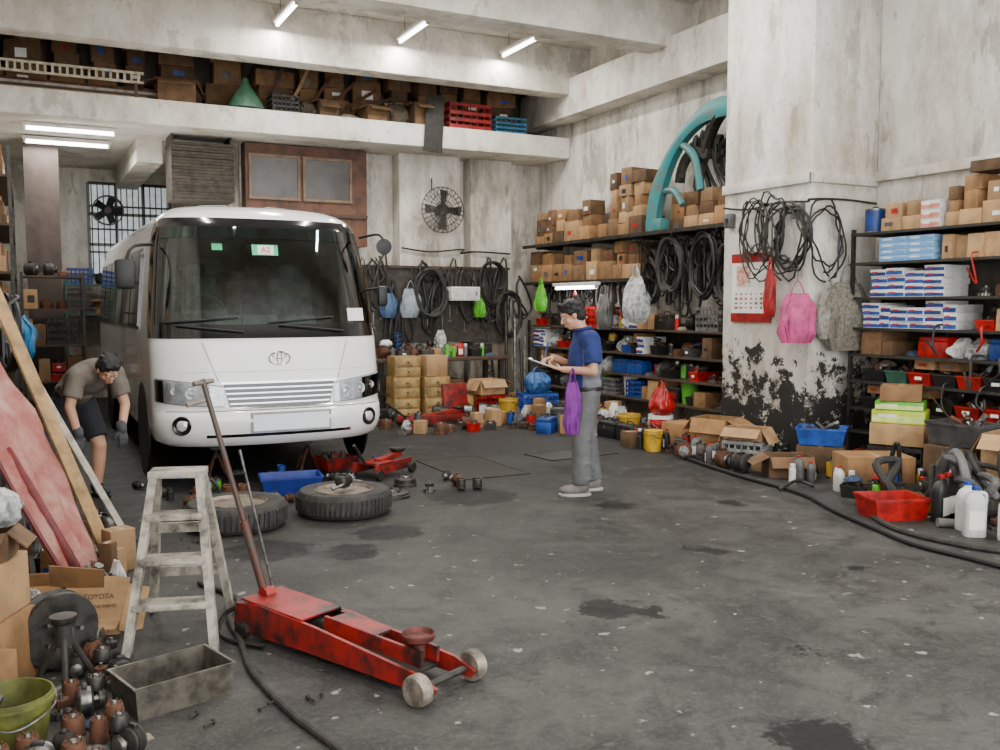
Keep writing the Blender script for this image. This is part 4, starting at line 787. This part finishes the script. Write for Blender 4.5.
q=MB(); q.tube([(-.5+math.cos(2*pi*i/24)*.2,.95+math.sin(2*pi*i/24)*.12,1.58+math.sin(2*pi*i/24)*.16) for i in range(24)],.018,7,True); q.cyl((-.5,.95,1.58),(-.5,.8,1.3),.03); q.box((-.5,.95,1.58),(.38,.02,.04)); q.ob('steering_wheel',mat((.6,.6,.57),.5),bus)
seatm=mat((.6,.6,.58),.8,var=.6)
for r_ in range(5):
    for x in (-.55,.55) if r_ else (-.5,.5):
        q=MB(); w=.46 if r_==0 else .8; q.box((x,1.55+r_*.95,1.6),(w,.12,.7),rot=(-.12,0,0),bev=.05); q.box((x,1.3+r_*.95,1.2),(w,.46,.14),bev=.04)
        for k in ((0,) if r_==0 else (-.2,.2)): q.box((x+k,1.6+r_*.95,2.0),(.24,.09,.16),bev=.03)
        q.ob('passenger_seat',seatm,bus)
for x,z,w in ((-.05,1.43,.34),(.35,1.42,.3),(-.35,1.43,.24)): MB().box((x,.56,z+.06),(w,.02,.14),rot=(-.5,0,.1)).ob('dashboard_paper',paper,bus)
MB().box((0,.85,2.2),(.22,.03,.07),bev=.01).ob('interior_mirror',black,bus)
q=MB(); q.box((0,3.5,.36),(1.2,5.5,.16)); q.cyl((-.85,1.15,.42),(.85,1.15,.42),.06); q.cyl((-.85,5.1,.4),(.85,5.1,.4),.07); q.box((0,1.4,.42),(1.8,1.4,.05)); q.ob('chassis',grime,bus)
T(bus,'white minibus with front wheels removed, raised on stands','minibus')
def jstand(x,y,h):
    e=E('jack_stand',(x,y,0)); 
    for i in range(4):
        a=pi/4+i*pi/2; MB().cyl((math.cos(a)*.13,math.sin(a)*.13,.0),(math.cos(a)*.02,math.sin(a)*.02,h*.75),.014,n=6).ob('stand_leg',rust,e)
    MB().cyl((0,0,h*.6),(0,0,h-.02),.02).ob('stand_post',dsteel,e); MB().box((0,0,h-.012),(.1,.05,.024)).ob('stand_saddle',dsteel,e); T(e,'rusty steel jack stand supporting the vehicle','jack stand')
jstand(1.6,9.2,.28); jstand(2.5,9.2,.28)
def wheel(loc,rz,tilt,label):
    e=E('removed_wheel',loc,(tilt,0,rz)); h=.2; b=MB().lathe([(.22,.02),(.3,.0),(.345,.01),(.372,.045),(.375,h/2),(.372,h-.045),(.345,h-.01),(.3,h),(.22,h-.02),(.21,h/2),(.22,.02)],n=44,cap=False)  # front wheels taken off the minibus
    for i in range(60):
        a=2*pi*i/60; b.box((math.cos(a)*.374,math.sin(a)*.374,h/2),(.01,.018,.11),rot=(0,0,a+.2))
    b.ob('tyre',rubber,e)
    b=MB().lathe([(.222,h-.03),(.232,h-.012),(.225,h-.008),(.205,h-.03),(.2,.06),(.17,.05),(.14,.09),(.09,.1),(.085,.06),(.03,.06)],n=36); b.mi=1
    for i in range(6): b.cyl((math.cos(i*pi/3)*.06,math.sin(i*pi/3)*.06,.05),(math.cos(i*pi/3)*.06,math.sin(i*pi/3)*.06,.12),.012,n=6)
    b.mi=2
    for i in range(8): b.lathe([(.02,.05),(.022,.082),(.001,.086)],(math.cos(i*pi/4+.2)*.155,math.sin(i*pi/4+.2)*.155,0),n=10)
    b.ob('wheel_rim',[mat((.24,.2,.15),.45,.6,var=.6,c2=(.08,.045,.027)),rust,black],e); T(e,label,'wheel')
wheel((2.22,7.1,0),.4,0,'removed vehicle wheel lying flat on the floor'); wheel((1.36,7.02,0),1.,0,'dirty removed wheel lying flat beside another wheel'); occ(2.22,7.1,.4); occ(1.36,7.02,.4)
motor((2.22,7.1,.2),.05,.16,.8,'resting on the wheel'); pipe((2.1,7.0,.205),steel,'resting on the wheel',.3,.012,.05)
bin_(.52,.34,.15,(2.05,8.12,0),-.15,mat((.01,.03,.24),.45),'blue','under the front bumper',fill=False); occ(2.05,8.12,.32); pipe((1.95,8.12,.012),rust,'inside the blue bin',.14,.014,.08)
drum((2.75,7.5,0),.17,.05,dsteel,'on the floor'); drum((3.05,7.9,0),.1,.08,dsteel,'on the floor'); drum((1.2,7.75,0),.12,.1,rust,'on the floor')
for q_ in ((2.75,7.5,.18),(3.05,7.9,.12),(1.2,7.75,.14),(3.05,8.5,.4),(.45,8.6,.4)): occ(*q_)
bin_(.36,.28,.12,(2.75,9.1,0),.3,jackred,'dark red','beside the vehicle'); occ(2.75,9.1,.24)
scatter(30,.7,3.6,7.45,9.3,'mxPrdtsaPm','on the floor around the vehicle',.14,sc=.7)
# ------------------------------------------------------------ floor jack
e=E('floor_jack',(1.0,4.72,0),(0,0,math.atan2(-1.21,.56)))
for s in (-1,1):
    MB().extr([(0,.05),(.02,.17),(.2,.19),(.6,.17),(1.25,.11),(1.36,.07),(1.34,.04),(1.2,.035),(.5,.04),(.1,.03)],s*.125-.009,s*.125+.009).ob('side_plate',jackred,e,smooth=False)
    MB().lathe([(.02,-.03),(.06,-.03),(.068,-.02),(.068,.02),(.06,.03),(.02,.03)],(1.3,s*.175,.068),(0,1,0),24).ob('front_wheel',mat((.34,.28,.22),.5,.4,var=.7),e)
    q=MB(); q.lathe([(.015,-.014),(.045,-.014),(.045,.014),(.015,.014)],(.08,s*.14,.045),(0,1,0),18); q.box((.08,s*.14,.075),(.05,.05,.02)); q.ob('rear_caster',dsteel,e)
MB().cyl((1.3,-.2,.068),(1.3,.2,.068),.016).ob('front_axle',dsteel,e)
MB().box((.28,0,.186),(.46,.25,.012),rot=(0,.03,0),bev=.003).ob('rear_cover_plate',jackred,e); MB().box((.8,0,.05),(.7,.24,.012)).ob('bottom_plate',grime,e); MB().box((.06,0,.11),(.05,.24,.12),bev=.005).ob('end_plate',jackred,e)
q=MB(); q.box((.9,-.05,.15),(.62,.018,.07),rot=(0,.05,0)); q.box((.9,.05,.15),(.62,.018,.07),rot=(0,.05,0)); q.box((.78,0,.185),(.3,.11,.014),rot=(0,.05,0)); la=q.ob('lift_arm',jackred,e)
MB().lathe([(.03,.12),(.03,.18),(.045,.185),(.07,.2),(.075,.225),(.068,.23),(.055,.21),(.01,.205)],(1.14,0,0),n=22).ob('saddle',mat((.14,.035,.025),.6,.4,var=.7),la)
MB().cyl((.35,0,.12),(.7,0,.12),.04,n=16).ob('hydraulic_cylinder',dsteel,e); MB().cyl((.1,-.03,.2),(.1,.03,.2),.035).ob('handle_socket',jackred,e)
hd=V((-.14,-.24,1.1)); h0=V((.08,0,.19)); q=MB(); q.cyl(h0,h0+hd,.015,.013); q.cyl(h0,h0+hd*.35,.022); jh=q.ob('jack_handle',mat((.08,.07,.06),.5,.5,var=.5,c2=(.13,.045,.03)),e)
q=MB(); p=h0+hd; q.cyl(p+V((.0,-.05,-.02)),p+V((0,.06,-.01)),.013); q.ob('handle_grip',mat((.2,.17,.14),.5,.5),jh); MB().cyl(p+V((0,-.09,-.12)),p+V((0,.02,-.1)),.012).ob('handle_grip',mat((.3,.25,.2),.5,.5),jh)
MB().cyl(h0+V((.02,.04,0)),h0+V((-.02,-.12,.75)),.007).ob('release_rod',steel,e)
MB().tube(cr([(.05,-.1,.16),(-.04,-.16,.1),(.02,-.22,.02),(.3,-.18,.02)]),.012,7).ob('jack_hose',black,e)
T(e,'long red hydraulic trolley jack with upright handle','jack')
T(MB().tube(cr([(.86,5.6,.015),(1.0,5.2,.015),(.9,4.9,.015),(.88,4.5,.015),(.85,4.1,.015),(.9,3.6,.015),(.98,3.2,.015),(1.0,2.8,.015)]),.015,8).ob('air_hose',rubber),'black air hose trailing across floor by jack','hose')
occ(.67,4.86,.4); occ(1.0,4.6,.3)
# ------------------------------------------------------------ stepladder
e=E('stepladder',(.66,4.86,0),(0,0,-.3)); lw=mat((.4,.36,.29),.65,.05,var=.45,sc=9,c2=(.09,.077,.06))
H=.8
for s in (-1,1):
    for nm,y in (('front_rail',-.33),('rear_leg',.33)):
        a=V((s*.2,y,0)); c=V((s*.11,y*.12,H)); d=(c-a); R=[]
        for t in (0,1): p=a+d*t; R.append([p+V((x_*.019,y_*.036,0)) for x_,y_ in ((-1,-1),(1,-1),(1,1),(-1,1))])
        MB().rings(R).ob(nm,lw,e,smooth=False)
MB().box((0,0,H+.01),(.27,.16,.035),bev=.005).ob('top_step',lw,e)
for i,t in enumerate((.27,.52,.77)): MB().box((0,-.33+.29*t,H*t),(.39-.17*t,.13,.028),bev=.003).ob('step_tread',lw,e)
for t in (.3,.62): MB().box((0,.33-.29*t,H*t),(.38-.17*t,.024,.05)).ob('rear_brace',lw,e)
for s in (-1,1): MB().cyl((s*.15,-.17,.4),(s*.15,.17,.4),.006).ob('spreader_bar',steel,e)
T(e,'paint-stained pale folding stepladder standing on the floor','ladder')
e=E('metal_tray',(.5,4.02,0),(0,0,.28)); b=MB(); w,d,h=.42,.28,.13
o=[(-w/2,-d/2),(w/2,-d/2),(w/2,d/2),(-w/2,d/2)]
def rg(s,z,i=0): return [V((x*s-math.copysign(i,x),y*s-math.copysign(i,y),z)) for x,y in o]
gm=mat((.17,.15,.12),.4,.6,var=.6,sc=10); b.rings([rg(.95,0),rg(1,h),rg(1.04,h),rg(1.04,h+.008),rg(1,h+.008,.004),rg(.95,.006,.004)]).ob('tray_body',gm,e,smooth=False); MB().box((-.1,0,.012),(.12,.1,.012)).ob('oil_residue',grime,e)
T(e,'rectangular grey metal tray on the floor','tray'); occ(.5,4.02,.25)
# ------------------------------------------------------------ left foreground clutter
e=E('flattened_carton',(.24,4.98,0),(-.5,0,-.3)); MB().box((0,0,.15),(.3,.008,.3),rot=(0,.1,0)).ob('card_panel',card[1],e); MB().box((-.08,-.06,.28),(.26,.006,.14),rot=(1.0,.1,.1)).ob('card_flap',card[0],e)
MB().box((.19,.03,.13),(.12,.006,.24),rot=(0,.1,.6)).ob('card_flap',card[1],e); MB().box((-.02,-.12,.03),(.34,.16,.006),rot=(.5,0,.05)).ob('card_flap',card[1],e)
txt('TOYOTA',.036,mat((.1,.05,.03),.8),e,(0.02,-.008,.19)); txt('GENUINE PARTS',.024,mat((.1,.05,.03),.8),e,(0.02,-.008,.14)); T(e,'flattened torn cardboard sheet leaning beside the stepladder','cardboard'); occ(.26,5.05,.17)
carton(.3,.3,.32,(-.2,4.5,0),-.5,'stacked near the stepladder',tone=0); carton(.27,.27,.24,(-.2,4.52,.323),-.45,'on top of another carton',tone=1,text=[('FLUID',.05)]); occ(-.2,4.5,.24)
carton(.24,.2,.12,(-.2,4.5,.57),-.2,'crowning the carton stack',tone=2,opened=True)
fb(.02,5.4,.3,.24,.2,rz=-.3,tone=0,opened=True); fb(-.3,5.0,.3,.25,.5,rz=-.6,tone=2); fb(-.22,4.15,.22,.2,.26,rz=-.6,tone=0)
sack(.3,.22,.16,(-.2,4.52,.7),0,poly,'crumpled clear plastic bag on open carton',handle=False,seed=33,name='plastic_bag'); sack(.26,.2,.16,(.0,4.78,0),0,poly,'crumpled clear plastic bag in the floor scrap',handle=False,seed=36,name='plastic_bag'); occ(0,4.78,.12)
bucket((-.1,3.85,0),.15,.2,olive,'yellow-green'); occ(-.1,3.85,.16); pipe((-.14,3.83,.16),grey,'inside the bucket',.1,.02,.1)
e=E('tripod_stand',(.1,4.3,0))
for i in range(3):
    a=i*2*pi/3+.5; MB().cyl((math.cos(a)*.15,math.sin(a)*.15,0),(math.cos(a)*.02,math.sin(a)*.02,.24),.014,n=8).ob('stand_leg',grime,e)
MB().cyl((0,0,.2),(0,0,.3),.035).ob('stand_head',grime,e); MB().lathe([(.05,.3),(.055,.31),(.055,.33),(.03,.33)]).ob('stand_plate',dsteel,e); T(e,'black steel tripod stand in the floor clutter','stand'); occ(.1,4.3,.1)
e=E('wheel_hub',(.08,4.6,.18),(pi/2,0,.4)); MB().lathe([(.1,-.05),(.17,-.05),(.175,-.03),(.14,-.01),(.14,.01),(.175,.03),(.17,.05),(.1,.05),(.03,.03),(.03,-.03),(.1,-.05)],n=30,cap=False).ob('hub_disc',dsteel,e); MB().cyl((0,0,-.1),(0,0,.1),.035).ob('hub_shaft',steel,e)
for i in range(5): MB().cyl((math.cos(i*1.257)*.08,math.sin(i*1.257)*.08,-.03),(math.cos(i*1.257)*.08,math.sin(i*1.257)*.08,.075),.01,n=8).ob('wheel_stud',steel,e)
T(e,'large dark greasy wheel hub leaning in clutter','wheel hub'); occ(.08,4.6,.1)
scatter(90,-.35,.34,3.3,4.8,'mdxPrmPmwd','in the dark scrap by the tray',.16,sc=.5)
scatter(60,-.35,.5,5.1,7.4,'mdxPrcbgtO','in the clutter by the side wall',.3,sc=.7)
for i in range(18):
    e=E('bolt',(U(.5,1.2),U(4.9,8.0) if i>5 else U(3.5,3.8),.012),(0,pi/2,U(0,6))); s_=U(.5,1.0); e.scale=(s_,)*3; MB().cyl((0,0,0),(0,0,.05),.006,n=8).ob('bolt_shank',grime,e); MB().cyl((0,0,-.012),(0,0,0),.012,n=6).ob('bolt_head',grime,e); T(e,'dark loose bolt lying on the floor','bolt','loose bolts on the floor')
plank((.44,6.35,0),(-.3,6.92,2.1),.09,.025,wood,'long pale wooden plank leaning at the side wall',up=(.6,-.8,0))
plank((.6,6.75,0),(-.2,7.12,1.65),.05,.02,aged,'thin metal strip leaning at the side wall',up=(.6,-.8,0)); plank((.3,6.0,0),(-.35,6.3,1.3),.06,.03,jackred,'dark red steel bar leaning at the side wall',up=(.6,-.8,0),name='steel_bar',cat='bar')
e=E('sheet_metal_panel',(.28,5.78,0)); vs=[];fs=[]
for k in range(13):
    t=k/12; wl=.36*math.sin(.5+t*2.1)
    for i in range(17):
        u=i/16-.5; vs.append(V((-.5*t+.62*u*wl*1.2,.55*t+u*wl*1.6,1.32*t+.05*math.cos(u*pi)+.02*noise.noise(V((u*5,t*5,1)))))+V((1,-1,0))*.06*noise.noise(V((u*4,t*4,3))))
for k in range(12):
    for i in range(16): a=k*17+i; fs.append((a,a+1,a+18,a+17))
b=MB().poly(vs,fs); o=b.ob('panel_sheet',mat((.28,.07,.055),.6,var=.45,sc=4,c2=(.42,.22,.18)),e,smooth=True); k=o.modifiers.new('t','SOLIDIFY'); k.thickness=.015
MB().box((-.2,.06,.42),(.05,.06,.95),rot=(-.25,-.45,0),bev=.01).ob('panel_brace',mat((.16,.009,.009),.5,var=.6),e)
MB().tube(cr([vs[i] for i in (0,68,136,204)]),.014,6).ob('panel_edge',mat((.14,.015,.015),.5),e)
T(e,'faded red dented sheet metal leaning at the side wall','panel')
rack(-.58,-.2,7.2,9.1,(.5,1.0,1.5,1.9),dsteel,'steel rack against side wall with parts and hoses',2.0,shelf_m=dwood)
for z in (.5,1.0,1.5,1.9): row('y',7.25,9.05,-.38,z,.3,pi/2,mixed('in the side wall rack',.32,.36,'cmdtobgwxC'),(0,.02))
coil((-.1,7.3,1.45),.25,.02,3,(0,pi/2,.2),black,'black hose coil hanging by the side rack'); sack(.34,.3,.4,(-.1,9.25,1.15),0,mat((.015,.13,.27),.5),'blue plastic bag hanging at side rack',seed=44,cord=.3)
# ------------------------------------------------------------ PEOPLE
skin=mat((.5,.26,.16),.5,var=.12,sc=4); hairm=mat((.01,.009,.008),.6,var=.3,sc=60,bump=.5)
def hand(b,wr,d,nrm,side,curl=.5,sp=.9):
    wr=V(wr); d=V(d).normalized(); nrm=V(nrm); nrm=(nrm-d*nrm.dot(d)).normalized(); s=d.cross(nrm).normalized()*side
    for i,(o,L) in enumerate(((.03,.07),(.01,.078),(-.011,.072),(-.03,.056))):
        k=wr+d*.085+s*o*sp; b.cap(wr+s*o*.5+d*.01,k,.015,.0125); p=k; a=curl*.5
        for j,f in enumerate((.45,.32,.26)):
            dd=d*math.cos(a)+nrm*math.sin(a); q=p+dd*L*f; b.cap(p,q,.0105-j*.001,.0095-j*.001); p=q; a+=curl
    p=wr+d*.025+s*.018; q=p+(d*.5+s*.75+nrm*.3).normalized()*.042; b.cap(p,q,.014,.011); b.cap(q,q+(d*.85+s*.3+nrm*.45).normalized()*.032,.0105,.009)
def head(b,Hm):
    R=Hm.to_3x3()
    def P(x,y,z): return Hm@V((x,y,z))
    b.ell(P(-.012,0,.03),(.095,.076,.09),R); b.ell(P(.02,0,-.03),(.07,.06,.078),R); b.ell(P(.045,0,-.075),(.034,.034,.03),R)
    b.cap(P(.083,0,.012),P(.104,0,-.022),.008,.013); b.ell(P(.082,0,-.058),(.012,.024,.011),R)
    b.cap(P(.078,.04,.035),P(.082,.015,.032),.009); b.cap(P(.078,-.04,.035),P(.082,-.015,.032),.009)
    for s in (-1,1): b.ell(P(-.002,s*.077,-.005),(.018,.01,.031),R); b.ell(P(.055,s*.042,-.025),(.02,.018,.02),R)
def facebits(par,Hm,curl=1):
    R=Hm.to_3x3()
    for s in (-1,1):
        q=MB(); q.ell(Hm@V((.082,s*.031,.014)),(.006,.013,.006),R,12); q.ob('eye',mat((.6,.58,.55),.3),par); q=MB(); q.ell(Hm@V((.087,s*.031,.014)),(.003,.006,.006),R,10); q.ob('pupil',black,par)
        q=MB(); q.cap(Hm@V((.086,s*.018,.036)),Hm@V((.074,s*.05,.036)),.004,.003); q.ob('eyebrow',hairm,par)
    q=MB(); q.ell(Hm@V((.093,0,-.058)),(.004,.022,.004),R,12); q.ob('mouth',mat((.3,.1,.08),.5),par)
    q=MB(); q.ell(Hm@V((-.024,0,.05)),(.1,.085,.083),R); q.ell(Hm@V((-.055,0,.0)),(.064,.08,.083),R)
    for s in (-1,1): q.ell(Hm@V((.0,s*.07,.04)),(.04,.014,.04),R)
    for i in range(60 if curl else 34): 
        a=U(-2.9,2.9); r_=.022 if curl else .016; q.ell(Hm@V((-.022+.088*math.cos(a)*.9,.078*math.sin(a),.06+U(-.04 if abs(a)>1.2 else -.0,.06))),(r_*1.1,r_,r_),R,8)
    blob('hair',q,hairm,.006,1,par)
def shoe(par,a,m,solem):
    q=MB(); q.ell((a.x+.07,a.y,.055),(.13,.05,.045)); q.ell((a.x,a.y,.075),(.075,.05,.06)); q.cap((a.x,a.y,.07),(a.x+.11,a.y,.05),.045,.035); sh=blob('shoe',q,m,.008,3,par)
    R=[[V((a.x+.055+math.cos(2*pi*i/28)*.145*s_,a.y+math.sin(2*pi*i/28)*.052*s_*(1+.1*math.cos(2*pi*i/28)),z)) for i in range(28)] for z,s_ in ((0,.95),(.006,1),(.022,1),(.026,.95))]
    MB().rings(R).ob('shoe_sole',solem,sh)
    for k in range(3): MB().cyl((a.x+.05+.03*k,a.y-.025,.105-.012*k),(a.x+.05+.03*k,a.y+.025,.105-.012*k),.004,n=6).ob('shoe_lace',solem,sh)
pe=E('person',(4.34,6.87,0),(0,0,math.radians(160)))
Hm=M.Translation((.125,0,1.56))@M.Rotation(.45,4,'Y')@M.Scale(1.06,4)
AN={1:V((.06,.12,.08)),-1:V((-.1,-.1,.08))}; KN={1:V((.06,.11,.47)),-1:V((-.04,-.1,.47))}; HP={1:V((0,.09,.88)),-1:V((0,-.09,.88))}
SH={1:V((0,.19,1.36)),-1:V((0,-.19,1.36))}; EL={1:V((-.01,.26,1.09)),-1:V((.05,-.24,1.1))}; WR={1:V((.23,.15,1.1)),-1:V((.27,-.1,1.19))}
b=MB(); head(b,Hm); b.cap((.02,0,1.4),(.08,0,1.5),.06,.056)
b.cap((0,0,.94),(0,0,1.12),.12,.11); b.ell((0,0,1.22),(.11,.16,.2)); b.cap((0,-.1,1.34),(0,.1,1.34),.075)
for s in (1,-1):
    b.cap(HP[s],KN[s],.085,.06); b.cap(KN[s],AN[s],.056,.04); b.cap(SH[s],EL[s],.05,.042); b.cap(EL[s],WR[s],.041,.028)
hand(b,WR[1],(.85,-.35,.2),(0,0,1),1,.55); hand(b,WR[-1],(.8,.4,-.1),(0.1,.3,-1),1,.75)
blob('body',b,skin,.0065,3,pe)
facebits(pe,Hm)
shb=mat((.007,.022,.13),.8,var=.35,sc=6); shg=mat((.17,.17,.185),.8,var=.3,sc=6)
b=MB(); b.ell((0.005,0,1.16),(.15,.2,.28)); b.cap((0,-.03,.96),(0,.03,.96),.14); b.cap((0,-.13,1.345),(0,.13,1.345),.09); b.cap((.01,0,1.36),(.035,0,1.44),.09,.07,False)
for s in (1,-1): b.cap(SH[s],SH[s].lerp(EL[s],.78),.083,.078,False); b.ell(SH[s],(.085,)*3)
def shassign(c):
    ang=abs(math.atan2(c.y,c.x-.03))
    return 1 if (c.z<1.30 and c.z>.9 and 1.35<ang<2.75 and abs(c.y)<.212) else 0
so=blob('polo_shirt',b,[shb,shg],.011,4,pe,assign=shassign)
for v in so.data.vertices: v.co+=v.normal*(.010*noise.noise(v.co*9)+.006*noise.noise(v.co*22))
b=MB(); b.tube([(.035+math.cos(2*pi*i/20)*.074,math.sin(2*pi*i/20)*.07,1.445-.015*math.cos(2*pi*i/20)) for i in range(20)],.014,7,True); b.ob('shirt_collar',shb,so)
trg=mat((.12,.12,.12),.85,var=.35,sc=5)
b=MB(); b.ell((0,0,.9),(.14,.18,.12))
for s in (1,-1): b.cap(HP[s]+V((0,0,-.02)),KN[s],.112,.09); b.cap(KN[s],AN[s]+V((0,0,.02)),.088,.078,False)
for k,z in enumerate((.15,.22,.29,.42,.5,.62)):
    for s in (1,-1): b.ell((KN[s].x-.012,KN[s].y+.01*(-1)**k,z),(.09,.083,.018))
to=blob('trousers',b,trg,.011,3,pe)
for v in to.data.vertices: v.co+=v.normal*(.008*noise.noise(v.co*12))
MB().lathe([(.145,-.018),(.15,0),(.145,.018)],(0,0,.93),n=24,sy=1.25,cap=False).ob('belt',black,to)
for s in (1,-1): shoe(pe,AN[s],mat((.17,.14,.13),.7,var=.4),mat((.38,.36,.33),.6))
T(pe,'person in blue polo and grey trousers writing on clipboard','person')
def wpt(par,p): return M.Translation(par.location)@M.Rotation(par.rotation_euler.z,4,'Z')@V(p)
e=E('clipboard',wpt(pe,(.37,.03,1.135)),(0,-.35,pe.rotation_euler.z)); MB().box((0,0,0),(.31,.23,.006),bev=.002).ob('board',mat((.25,.25,.24),.5),e); MB().box((-.01,0,.006),(.27,.2,.005)).ob('paper_sheet',paper,e); MB().box((.14,0,.01),(.03,.09,.014),bev=.003).ob('clip',chrome,e)
T(e,'clipboard with white paper held in both hands','clipboard')
p0=wpt(pe,(.35,-.06,1.2)); T(MB().cyl((0,0,0),(.03,.01,.12),.005).ob('pen',blue,None,p0),'blue pen held over the clipboard','pen')
sack(.15,.08,.44,wpt(pe,(.17,.26,.56)),pe.rotation_euler.z+.3,mat((.17,.015,.22),.75,var=.45,sc=12),'limp purple fabric tote bag hanging from the forearm','bag',seed=40)
we=E('person',(.38,8.66,0),(0,0,math.radians(-66)))
Hm=M.Translation((.5,0,1.12))@M.Rotation(.85,4,'Y')
AN={1:V((.02,.13,.08)),-1:V((-.12,-.12,.08))}; KN={1:V((.08,.13,.45)),-1:V((-.02,-.13,.46))}; HP={1:V((-.1,.085,.84)),-1:V((-.1,-.085,.84))}
SH={1:V((.31,.17,1.07)),-1:V((.31,-.17,1.07))}; EL={1:V((.36,.22,.81)),-1:V((.33,-.24,.82))}; WR={1:V((.46,.13,.62)),-1:V((.38,-.2,.6))}
b=MB(); head(b,Hm); b.cap((.34,0,1.12),(.45,0,1.13),.056,.052); b.cap((-.1,0,.88),(.08,0,1.0),.11,.1); b.ell((.18,0,1.04),(.2,.15,.1),M.Rotation(-.5,3,'Y')); b.cap((.29,-.1,1.08),(.29,.1,1.08),.07)
for s in (1,-1):
    b.cap(HP[s],KN[s],.085,.06); b.cap(KN[s],KN[s].lerp(AN[s],.35),.058,.06); b.cap(KN[s].lerp(AN[s],.35),AN[s],.06,.04); b.cap(SH[s],EL[s],.05,.042); b.cap(EL[s],WR[s],.042,.03)
    hand(b,WR[s],(.2,0,-1),(-1,0,0),-s,.4)
blob('body',b,skin,.0065,3,we); facebits(we,Hm,0)
b=MB(); b.cap((-.06,0,.92),(.08,0,1.0),.15,.15,False); b.ell((.17,0,1.04),(.25,.19,.135),M.Rotation(-.5,3,'Y')); b.cap((.29,-.11,1.08),(.29,.11,1.08),.09); b.cap((.3,0,1.1),(.37,0,1.12),.085,.068,False)
for s in (1,-1): b.cap(SH[s],SH[s].lerp(EL[s],.7),.08,.076,False); b.ell(SH[s],(.082,)*3)
for i in range(6): b.cap((-.05+i*.06,-.13,.95+i*.02),(-.02+i*.06,.13,.93+i*.02+U(-.03,.03)),.04)
so=blob('t_shirt',b,mat((.16,.13,.105),.85,var=.35,sc=6),.011,4,we)
for v in so.data.vertices: v.co+=v.normal*(.010*noise.noise(v.co*9))
b=MB(); b.ell((-.1,0,.86),(.15,.165,.13))
for s in (1,-1): b.cap(HP[s],HP[s].lerp(KN[s],.85),.105,.098,False)
blob('shorts',b,mat((.012,.013,.018),.85,var=.3),.011,4,we)
for s in (1,-1):
    shoe(we,AN[s],mat((.025,.025,.03),.6),black)
    q=MB(); hand(q,WR[s],(.2,0,-1),(-1,0,0),-s,.4); q.cap(WR[s]+V((-.01,0,.03)),WR[s],.038,.036)
    g=blob('work_glove',q,mat((.05,.05,.055),.8),.0065,2,we); k=g.modifiers.new('d','DISPLACE'); k.strength=.006; k.mid_level=0
T(we,'person in grey shirt and black shorts bending down','person')
# ------------------------------------------------------------ light + camera
w=bpy.data.worlds.new('world'); S.world=w; w.use_nodes=True; bg=w.node_tree.nodes['Background']; bg.inputs[0].default_value=(.96,.985,1,1); bg.inputs[1].default_value=5.4
cam=bpy.data.cameras.new('camera'); co=bpy.data.objects.new('camera',cam); C.objects.link(co); co.location=(0,0,1.65); cam.sensor_width=36; cam.lens=930/1000*36; cam.clip_start=.05
co.rotation_euler=(pi/2-math.atan(70/930),0,-math.radians(27)); S.camera=co
